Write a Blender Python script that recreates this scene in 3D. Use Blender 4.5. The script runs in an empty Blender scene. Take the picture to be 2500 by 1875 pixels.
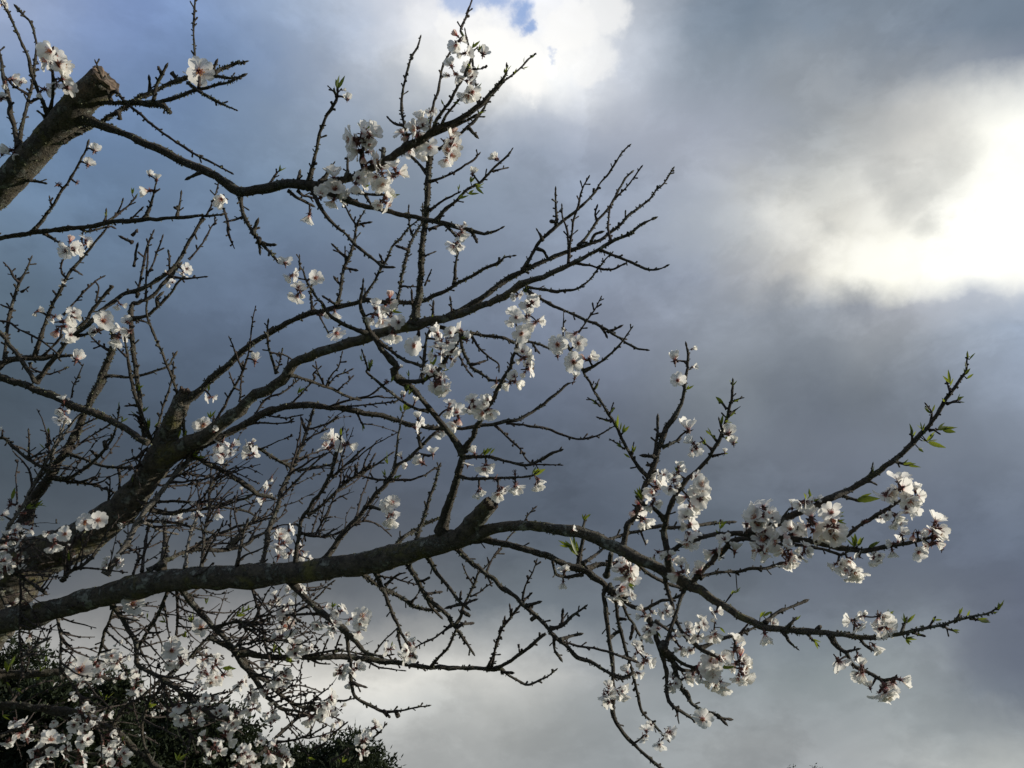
import bpy, math, random
import numpy as np
from mathutils import Vector, Matrix

R_ = random.Random(11)
NR = np.random.default_rng(5)
sc = bpy.context.scene
COL = sc.collection

# ------------------------------------------------------------------ camera
PITCH = math.radians(28.0)
FOC = 1962.0                                   # focal length in photo pixels (2500 wide)
CAM = np.array([0.0, 0.0, 1.6])
RIGHT = np.array([1.0, 0.0, 0.0])
FWD = np.array([0.0, math.cos(PITCH), math.sin(PITCH)])
UP = np.array([0.0, -math.sin(PITCH), math.cos(PITCH)])
cd = bpy.data.cameras.new('camera'); cam = bpy.data.objects.new('camera', cd); COL.objects.link(cam)
cam.location = CAM; cam.rotation_euler = (math.radians(90) + PITCH, 0, 0)
cd.sensor_width = 36.0; cd.lens = 36.0 * FOC / 2500.0
cd.clip_start = 0.05; cd.clip_end = 3000
sc.camera = cam
sc.render.resolution_x = 1024; sc.render.resolution_y = 768

# ------------------------------------------------------------------ exposure
sc.view_settings.view_transform = 'Standard'; sc.view_settings.look = 'None'
sc.view_settings.exposure = 0.0; sc.view_settings.gamma = 1.0
sc.view_settings.use_curve_mapping = False
sc.render.engine = 'CYCLES'
try:
    sc.cycles.max_bounces = 6; sc.cycles.transparent_max_bounces = 4
except Exception: pass

# ------------------------------------------------------------------ sun
SUN_AZ = math.radians(88.0); SUN_EL = math.radians(14.0)      # azimuth measured from +Y towards +X
sd = bpy.data.lights.new('sun', 'SUN'); sun = bpy.data.objects.new('sun', sd); COL.objects.link(sun)
sd.energy = 4.6; sd.angle = math.radians(0.6); sd.color = (1.0, 0.93, 0.80)
sv = Vector((math.sin(SUN_AZ) * math.cos(SUN_EL), math.cos(SUN_AZ) * math.cos(SUN_EL), math.sin(SUN_EL)))
sun.rotation_euler = sv.to_track_quat('Z', 'Y').to_euler(); sun.location = (6, 2, 6)

# ------------------------------------------------------------------ sky: broken cloud, brightest where the sun stands behind it
def lin(c):
    c = np.asarray(c, float) / 255.0
    return np.where(c <= 0.04045, c / 12.92, ((c + 0.055) / 1.055) ** 2.4)
SX = [0, 250, 500, 750, 1000, 1250, 1500, 1750, 2000, 2250, 2500]
SKY = [
 (0,   [(150,165,205),(122,144,196),(130,152,196),(160,175,203),(208,211,222),(224,228,240),(196,202,212),(124,138,154),(126,139,154),(120,132,146),(110,124,140)]),
 (150, [(135,155,202),(118,140,192),(112,135,180),(140,155,185),(198,203,214),(253,252,248),(200,206,216),(142,153,166),(146,153,161),(132,141,152),(116,126,141)]),
 (300, [(112,137,187),(106,131,182),(112,134,176),(130,146,176),(150,161,181),(172,180,195),(165,172,186),(160,167,180),(158,164,170),(190,190,187),(240,240,232)]),
 (450, [(102,125,174),(101,124,171),(106,127,168),(114,132,164),(126,140,164),(136,148,167),(146,156,173),(166,171,178),(198,199,195),(218,218,213),(250,250,240)]),
 (560, [(96,117,162),(96,117,161),(100,119,158),(106,124,158),(118,132,158),(130,142,162),(141,151,168),(164,170,177),(216,215,208),(240,239,230),(255,255,248)]),
 (680, [(86,105,146),(88,106,146),(92,109,146),(98,114,148),(110,123,149),(121,133,154),(135,145,162),(146,153,165),(206,205,199),(255,254,240),(246,246,240)]),
 (722, [(82,100,139),(84,101,140),(89,105,142),(96,112,145),(108,120,146),(119,130,151),(133,142,159),(144,152,164),(158,163,170),(186,189,194),(196,201,208)]),
 (770, [(78,95,133),(80,96,134),(86,101,137),(94,109,141),(105,118,142),(116,127,148),(130,139,156),(142,150,162),(143,150,159),(155,160,167),(165,178,196)]),
 (950, [(70,83,114),(73,86,117),(78,92,122),(84,97,124),(92,104,128),(100,111,131),(112,121,137),(125,133,142),(112,120,130),(126,134,144),(150,162,180)]),
 (1100,[(70,81,106),(72,83,108),(74,86,111),(77,88,110),(82,92,112),(88,98,114),(94,103,117),(108,116,127),(112,120,133),(120,129,143),(126,136,151)]),
 (1300,[(78,87,104),(80,88,104),(82,89,103),(84,91,104),(86,93,106),(85,94,107),(85,94,107),(90,99,110),(98,107,120),(100,109,124),(100,110,126)]),
 (1450,[(96,101,112),(104,108,116),(110,113,119),(112,116,122),(104,110,118),(102,110,118),(104,112,121),(106,114,123),(103,111,123),(106,114,126),(97,105,122)]),
 (1540,[(136,138,141),(140,141,143),(150,150,151),(160,161,161),(138,141,144),(124,131,137),(118,126,134),(117,125,133),(108,116,126),(120,128,136),(97,104,121)]),
 (1640,[(165,165,163),(172,172,169),(192,191,186),(216,214,207),(212,211,205),(196,197,194),(150,155,158),(140,147,151),(122,131,135),(138,145,149),(98,105,120)]),
 (1760,[(185,185,180),(186,186,181),(198,198,193),(198,198,194),(184,186,184),(162,165,164),(150,156,159),(149,155,158),(144,150,153),(142,149,152),(124,132,140)]),
 (1875,[(170,171,168),(170,171,168),(172,173,170),(170,171,169),(162,164,163),(154,157,157),(146,151,153),(152,156,157),(154,158,160),(164,168,168),(178,182,180)]),
]
tabY = np.array([r[0] for r in SKY], float); _t = np.array([r[1] for r in SKY], float)
_w = np.clip(1 - np.array(SX) / 1400.0, 0, 1)[None, :] * np.clip(1.25 - np.abs(tabY - 600) / 800, 0, 1)[:, None]
_t[:, :, 2] -= 21 * _w; _t[:, :, 1] += 3 * _w; _t[:, :, 0] += 4 * _w
tab = lin(_t)
# the sun-soaked cloud gaps are brighter than the camera could record
tab = np.where(tab.min(axis=2, keepdims=True) > 0.75, tab * 1.10, tab)
NEUTRAL = lin((125, 136, 156))
def skycol(px, py):
    cx = min(max(px, 0), 2500); cy = min(max(py, 0), 1875)
    def cr(p, t):
        a, b, c, d = p
        return b + 0.5 * t * (c - a + t * (2 * a - 5 * b + 4 * c - d + t * (3 * (b - c) + d - a)))
    fx = cx / 250.0; ix = min(int(fx), 9); tx = fx - ix
    iy = int(np.searchsorted(tabY, cy, side='right') - 1); iy = min(max(iy, 0), len(tabY) - 2)
    ty = (cy - tabY[iy]) / (tabY[iy + 1] - tabY[iy])
    rows = []
    for k in range(-1, 3):
        r = tab[min(max(iy + k, 0), len(tabY) - 1)]
        rows.append(cr([r[min(max(ix + j, 0), 10)] for j in range(-1, 3)], tx))
    lo = np.minimum(rows[1], rows[2]); hi = np.maximum(rows[1], rows[2])
    c = np.clip(cr(rows, ty), lo * 0.93, hi * 1.07)
    dist = math.hypot(px - cx, py - cy) / 700.0
    w = min(dist, 1.0)
    return np.clip(c * (1 - w) + NEUTRAL * w, 0.02, 2)

world = bpy.data.worlds.new('World'); sc.world = world; world.use_nodes = True
nt = world.node_tree; N = nt.nodes; LK = nt.links; N.clear()
def nd(t, **k):
    n = N.new(t)
    for a, b in k.items(): setattr(n, a, b)
    return n
def vmath(op, a, b=None, s=None):
    n = nd('ShaderNodeVectorMath', operation=op)
    for i, v in enumerate((a, b)):
        if v is None: continue
        if isinstance(v, (tuple, list, np.ndarray)): n.inputs[i].default_value = tuple(float(q) for q in v)
        else: LK.new(v, n.inputs[i])
    if s is not None: n.inputs['Scale'].default_value = s
    return n.outputs['Value'] if op in ('DOT_PRODUCT', 'LENGTH', 'DISTANCE') else n.outputs['Vector']
def fmath(op, a, b=None, c=None, clamp=False):
    n = nd('ShaderNodeMath', operation=op, use_clamp=clamp)
    for i, v in enumerate((a, b, c)):
        if v is None: continue
        if isinstance(v, (int, float)): n.inputs[i].default_value = v
        else: LK.new(v, n.inputs[i])
    return n.outputs[0]
def noise(vec, scale, detail, rough=0.55, color=False, dist=0.0):
    n = nd('ShaderNodeTexNoise'); LK.new(vec, n.inputs['Vector'])
    n.inputs['Scale'].default_value = scale; n.inputs['Detail'].default_value = detail
    n.inputs['Roughness'].default_value = rough; n.inputs['Distortion'].default_value = dist
    return n.outputs['Color' if color else 'Fac']
tc = nd('ShaderNodeTexCoord').outputs['Generated']
w1 = vmath('SCALE', vmath('SUBTRACT', noise(tc, 4.0, 7, 0.60, True), (0.5, 0.5, 0.5)), s=0.10)
w2 = vmath('SCALE', vmath('SUBTRACT', noise(tc, 16.0, 5, 0.6, True), (0.5, 0.5, 0.5)), s=0.022)
dirv = vmath('NORMALIZE', vmath('ADD', vmath('ADD', tc, w1), w2))
X = vmath('DOT_PRODUCT', dirv, RIGHT); Y = vmath('DOT_PRODUCT', dirv, UP); Z = vmath('DOT_PRODUCT', dirv, FWD)
den = fmath('MAXIMUM', fmath('ADD', Z, 1.0), 0.05)
U = fmath('DIVIDE', X, den); V = fmath('DIVIDE', Y, den)             # stereographic chart of the heavens
UM, VM = 0.95, 0.85
def chart(u, v):
    k = 1 + u * u + v * v; z = (1 - u * u - v * v) / k; x = 2 * u / k; y = 2 * v / k
    z = max(z, 0.05)
    return 1250 + FOC * x / z, 937.5 - FOC * y / z
NRW, NST = 32, 32
vs = np.concatenate([[VM], np.linspace(0.27, -0.27, NRW - 2), [-VM]])
us = np.concatenate([[-UM, -0.6], np.linspace(-0.345, 0.345, NST - 4), [0.6, UM]])
ufac = fmath('ADD', fmath('DIVIDE', U, 2 * UM), 0.5, clamp=True)
out = None
for i, v in enumerate(vs):
    rp = nd('ShaderNodeValToRGB'); LK.new(ufac, rp.inputs[0]); cr_ = rp.color_ramp; cr_.interpolation = 'LINEAR'
    while len(cr_.elements) < NST: cr_.elements.new(0.5)
    for j, u in enumerate(us):
        cr_.elements[j].position = (u / (2 * UM)) + 0.5
    for j, u in enumerate(us):
        c = skycol(*chart(u, v)); cr_.elements[j].color = (c[0], c[1], c[2], 1)
    if out is None: out = rp.outputs[0]
    else:
        mr = nd('ShaderNodeMapRange'); LK.new(V, mr.inputs['Value'])
        mr.inputs['From Min'].default_value = vs[i - 1]; mr.inputs['From Max'].default_value = v
        mx = nd('ShaderNodeMix', data_type='RGBA'); LK.new(mr.outputs[0], mx.inputs['Factor'])
        LK.new(out, mx.inputs['A']); LK.new(rp.outputs[0], mx.inputs['B']); out = mx.outputs['Result']
# billows inside the cloud: soft swell, torn fibres and lumpy edges
def smooth(v, a, b, ta=0.0, tb=1.0):
    m_ = nd('ShaderNodeMapRange', interpolation_type='SMOOTHSTEP'); LK.new(v, m_.inputs['Value'])
    m_.inputs['From Min'].default_value = a; m_.inputs['From Max'].default_value = b
    m_.inputs['To Min'].default_value = ta; m_.inputs['To Max'].default_value = tb
    return m_.outputs[0]
flat = vmath('MULTIPLY', tc, (1, 1, 1.7))
n1 = noise(flat, 6.0, 9, 0.56, dist=0.6)
n2 = noise(tc, 2.6, 4, 0.5, dist=0.4)
n3 = smooth(noise(vmath('ADD', flat, w1), 4.2, 10, 0.60, dist=0.25), 0.47, 0.56)
n4 = smooth(noise(vmath('ADD', flat, (3.1, 1.7, 5.2)), 9.0, 9, 0.62, dist=0.2), 0.46, 0.60)
gain = 1.0
gain = fmath('ADD', fmath('MULTIPLY', fmath('SUBTRACT', n1, 0.5), 0.40), 1.10)
gain = fmath('ADD', gain, fmath('MULTIPLY', fmath('SUBTRACT', n2, 0.5), 0.14))
gain = fmath('ADD', gain, fmath('MULTIPLY', fmath('SUBTRACT', n3, 0.5), 0.13))
gain = fmath('ADD', gain, fmath('MULTIPLY', fmath('SUBTRACT', n4, 0.5), 0.07))
cloud = nd('ShaderNodeMix', data_type='RGBA', blend_type='MULTIPLY'); cloud.inputs['Factor'].default_value = 1
LK.new(out, cloud.inputs['A']); LK.new(gain, cloud.inputs['B'])
def pdir(px, py):
    d = FWD + RIGHT * (px - 1250) / FOC - UP * (py - 937.5) / FOC
    return d / np.linalg.norm(d)
gw = vmath('SCALE', vmath('SUBTRACT', noise(tc, 11.0, 8, 0.62, True), (0.5, 0.5, 0.5)), s=0.095)
gdir = vmath('ADD', tc, gw)
def blobs(lst, soft=0.35):
    """lumps of cloud (or of clear sky) given by direction, with torn edges"""
    g_ = None
    for (gx, gy, gr, amt) in lst:
        dd = vmath('DISTANCE', gdir, pdir(gx, gy))
        s_ = smooth(dd, gr * 1.2, gr * (1.2 - 2 * soft), 0.0, amt)
        g_ = s_ if g_ is None else fmath('MAXIMUM', g_, s_)
    return g_
def over(base, fac, col):
    x_ = nd('ShaderNodeMix', data_type='RGBA'); LK.new(fac, x_.inputs['Factor']); LK.new(base, x_.inputs['A'])
    x_.inputs['B'].default_value = (*col, 1); return x_.outputs['Result']
lay = cloud.outputs['Result']
lay = over(lay, blobs([(1050, 90, .045, .35), (1170, 130, .042, .95), (1260, 170, .034, .95), (1120, 50, .03, .6), (1390, 70, .045, .72), (1440, 120, .03, .5), (1480, 20, .03, .6), (1340, 20, .03, .5)], .30), (1.02, 1.01, 0.98))
lay = over(lay, blobs([(2130, 655, .036, .7), (2230, 665, .036, .75), (2330, 620, .036, .45), (2450, 600, .042, .6), (2520, 440, .045, .6), (2470, 670, .03, .5), (2030, 630, .03, .3), (1900, 540, .035, .30), (2150, 520, .03, .25)], .58), (1.03, 1.02, 0.95))
lay = over(lay, blobs([(2020, 548, .024, .50), (2230, 470, .036, .50), (2160, 420, .026, .45), (2300, 530, .026, .50), (1830, 450, .03, .25), (2300, 380, .04, .35), (2420, 500, .015, .2), (2100, 330, .05, .3)], .58), tuple(lin((182, 184, 182))))
lay = over(lay, blobs([(2080, 745, .03, .35), (1900, 735, .03, .3), (2250, 960, .07, .25), (1950, 950, .08, .3), (2470, 1570, .06, .55), (2420, 1480, .05, .40)], .55), tuple(lin((98, 106, 120))))
# clear sky showing through a gap in the cloud
sky = nd('ShaderNodeTexSky', sky_type='NISHITA'); sky.sun_disc = False
sky.sun_elevation = SUN_EL; sky.sun_rotation = SUN_AZ
skb = nd('ShaderNodeMix', data_type='RGBA', blend_type='MULTIPLY'); skb.inputs['Factor'].default_value = 1
LK.new(sky.outputs[0], skb.inputs['A']); skb.inputs['B'].default_value = (0.15, 0.15, 0.15, 1)
ska = nd('ShaderNodeMix', data_type='RGBA', blend_type='ADD'); ska.inputs['Factor'].default_value = 1      # clear blue brightened by the thin haze round it
LK.new(skb.outputs['Result'], ska.inputs['A']); ska.inputs['B'].default_value = (0.10, 0.19, 0.42, 1)
gap = blobs([(1130, -30, .026, .6), (1190, -10, .024, .7), (1245, 25, .022, .8), (1275, 65, .012, .8), (1345, 141, .007, .4)], .4)
fin = nd('ShaderNodeMix', data_type='RGBA'); LK.new(gap, fin.inputs['Factor'])
LK.new(lay, fin.inputs['A']); LK.new(ska.outputs['Result'], fin.inputs['B'])
bg = nd('ShaderNodeBackground'); LK.new(fin.outputs['Result'], bg.inputs['Color']); bg.inputs['Strength'].default_value = 1.0
wo = nd('ShaderNodeOutputWorld'); LK.new(bg.outputs[0], wo.inputs['Surface'])

# ------------------------------------------------------------------ materials
def newmat(name):
    m = bpy.data.materials.new(name); m.use_nodes = True
    t = m.node_tree; b = t.nodes.get('Principled BSDF')
    return m, t, b
def mnode(t, ty, **k):
    n = t.nodes.new(ty)
    for a, b in k.items():
        if a.startswith('i_'): n.inputs[a[2:]].default_value = b
        else: setattr(n, a, b)
    return n
def mramp(t, src, stops):
    r = t.nodes.new('ShaderNodeValToRGB'); t.links.new(src, r.inputs[0])
    e = r.color_ramp.elements
    while len(e) < len(stops): e.new(0.5)
    for k, (p, c) in enumerate(stops): e[k].position = p; e[k].color = (*c, 1)
    return r.outputs[0]
def bark(name, dark, mid, pale, moss, mossamt, scale):
    m, t, b = newmat(name)
    co = mnode(t, 'ShaderNodeTexCoord').outputs['Object']
    def nz(s, d, r=0.6):
        n = mnode(t, 'ShaderNodeTexNoise', i_Scale=s * scale, i_Detail=d, i_Roughness=r); t.links.new(co, n.inputs['Vector']); return n.outputs['Fac']
    base = mramp(t, nz(60, 6, 0.7), [(0.32, dark), (0.52, mid), (0.68, tuple(x * 1.5 for x in mid))])
    lm = mramp(t, nz(34, 7, 0.72), [(0.52, (0, 0, 0)), (0.60, (1, 1, 1))])
    mx = mnode(t, 'ShaderNodeMix', data_type='RGBA'); t.links.new(lm, mx.inputs['Factor']); t.links.new(base, mx.inputs['A']); mx.inputs['B'].default_value = (*pale, 1)
    mm = mramp(t, nz(13, 4), [(0.60 - mossamt, (0, 0, 0)), (0.72 - mossamt, (1, 1, 1))])
    mx2 = mnode(t, 'ShaderNodeMix', data_type='RGBA'); t.links.new(mm, mx2.inputs['Factor']); t.links.new(mx.outputs['Result'], mx2.inputs['A']); mx2.inputs['B'].default_value = (*moss, 1)
    t.links.new(mx2.outputs['Result'], b.inputs['Base Color']); b.inputs['Roughness'].default_value = 0.85
    bp = mnode(t, 'ShaderNodeBump', i_Strength=1.0, i_Distance=0.013)
    ad = mnode(t, 'ShaderNodeMath', operation='ADD'); t.links.new(nz(110, 6, 0.7), ad.inputs[0]); t.links.new(lm, ad.inputs[1])
    t.links.new(ad.outputs[0], bp.inputs['Height']); t.links.new(bp.outputs[0], b.inputs['Normal'])
    return m
M = {}
M['limb'] = bark('limb_bark', (0.022, 0.018, 0.014), (0.115, 0.098, 0.072), (0.31, 0.32, 0.27), (0.18, 0.165, 0.055), 0.06, 1.0)
M['branch'] = bark('branch_bark', (0.022, 0.018, 0.015), (0.082, 0.068, 0.050), (0.17, 0.17, 0.14), (0.085, 0.085, 0.035), 0.0, 1.6)
M['twig'] = bark('twig_bark', (0.030, 0.020, 0.017), (0.075, 0.055, 0.045), (0.14, 0.13, 0.11), (0.09, 0.07, 0.04), -0.03, 2.2)
M['pale'] = bark('pale_bark', (0.10, 0.09, 0.075), (0.22, 0.20, 0.17), (0.36, 0.35, 0.31), (0.16, 0.15, 0.09), -0.05, 2.0)
def simple(name, col, rough=0.7, var=0.3, scale=60):
    m, t, b = newmat(name)
    co = mnode(t, 'ShaderNodeTexCoord').outputs['Object']
    n = mnode(t, 'ShaderNodeTexNoise', i_Scale=scale, i_Detail=4); t.links.new(co, n.inputs['Vector'])
    c = mramp(t, n.outputs['Fac'], [(0.35, tuple(x * (1 - var) for x in col)), (0.65, tuple(min(x * (1 + var), 1) for x in col))])
    t.links.new(c, b.inputs['Base Color']); b.inputs['Roughness'].default_value = rough
    return m
M['cut'] = simple('cut_wood', (0.13, 0.095, 0.070), 0.85, 0.5, 70)
M['rot'] = simple('rotten_wood', (0.05, 0.033, 0.024), 0.9, 0.6, 120)
M['lichen'] = simple('lichen', (0.15, 0.16, 0.10), 0.95, 0.4, 200)
M['calyx'] = simple('calyx_red', (0.10, 0.034, 0.024), 0.6, 0.5, 120)
M['stamen'] = simple('stamen_filament', (0.58, 0.22, 0.18), 0.6, 0.2, 50)
M['anther'] = simple('anther', (0.40, 0.22, 0.06), 0.7, 0.4, 300)
M['budscale'] = simple('bud_scale', (0.055, 0.030, 0.022), 0.7, 0.4, 100)
def thin(name, col, trans, tcol, wt, rough=0.55, radial=None, spec=0.3):
    m, t, b = newmat(name)
    b.inputs['Roughness'].default_value = rough; b.inputs['Specular IOR Level'].default_value = spec
    tr = mnode(t, 'ShaderNodeBsdfTranslucent'); mx = mnode(t, 'ShaderNodeMixShader'); mx.inputs[0].default_value = wt
    if radial:
        at = mnode(t, 'ShaderNodeAttribute', attribute_name='radial')
        c = mramp(t, at.outputs['Fac'], radial); t.links.new(c, b.inputs['Base Color']); t.links.new(c, tr.inputs['Color'])
    else:
        co = mnode(t, 'ShaderNodeTexCoord').outputs['Object']
        n = mnode(t, 'ShaderNodeTexNoise', i_Scale=35, i_Detail=3); t.links.new(co, n.inputs['Vector'])
        c = mramp(t, n.outputs['Fac'], [(0.35, tuple(x * 0.7 for x in col)), (0.65, tuple(x * 1.3 for x in col))])
        t.links.new(c, b.inputs['Base Color'])
        c2 = mramp(t, n.outputs['Fac'], [(0.35, tuple(x * 0.7 for x in tcol)), (0.65, tuple(x * 1.3 for x in tcol))])
        t.links.new(c2, tr.inputs['Color'])
    t.links.new(b.outputs[0], mx.inputs[1]); t.links.new(tr.outputs[0], mx.inputs[2])
    t.links.new(mx.outputs[0], t.nodes['Material Output'].inputs['Surface'])
    return m
M['petal'] = thin('petal_white', None, 1, None, 0.58, radial=[(0.0, (0.42, 0.03, 0.03)), (0.06, (0.55, 0.10, 0.09)), (0.13, (0.86, 0.68, 0.66)), (0.24, (0.91, 0.89, 0.85)), (1.0, (0.93, 0.92, 0.87))])
M['petalpink'] = thin('petal_pink', None, 1, None, 0.58, radial=[(0.0, (0.40, 0.03, 0.04)), (0.15, (0.60, 0.16, 0.15)), (0.40, (0.85, 0.66, 0.60)), (1.0, (0.90, 0.80, 0.74))])
M['leaf'] = thin('young_leaf', (0.085, 0.125, 0.030), 1, (0.26, 0.31, 0.035), 0.5, rough=0.4)
M['tealeaf'] = thin('evergreen_leaf', (0.020, 0.028, 0.014), 1, (0.03, 0.04, 0.012), 0.2, rough=0.75, spec=0.15)
M['grass'] = simple('grass_ground', (0.05, 0.075, 0.025), 0.95, 0.5, 2.0)

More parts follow.
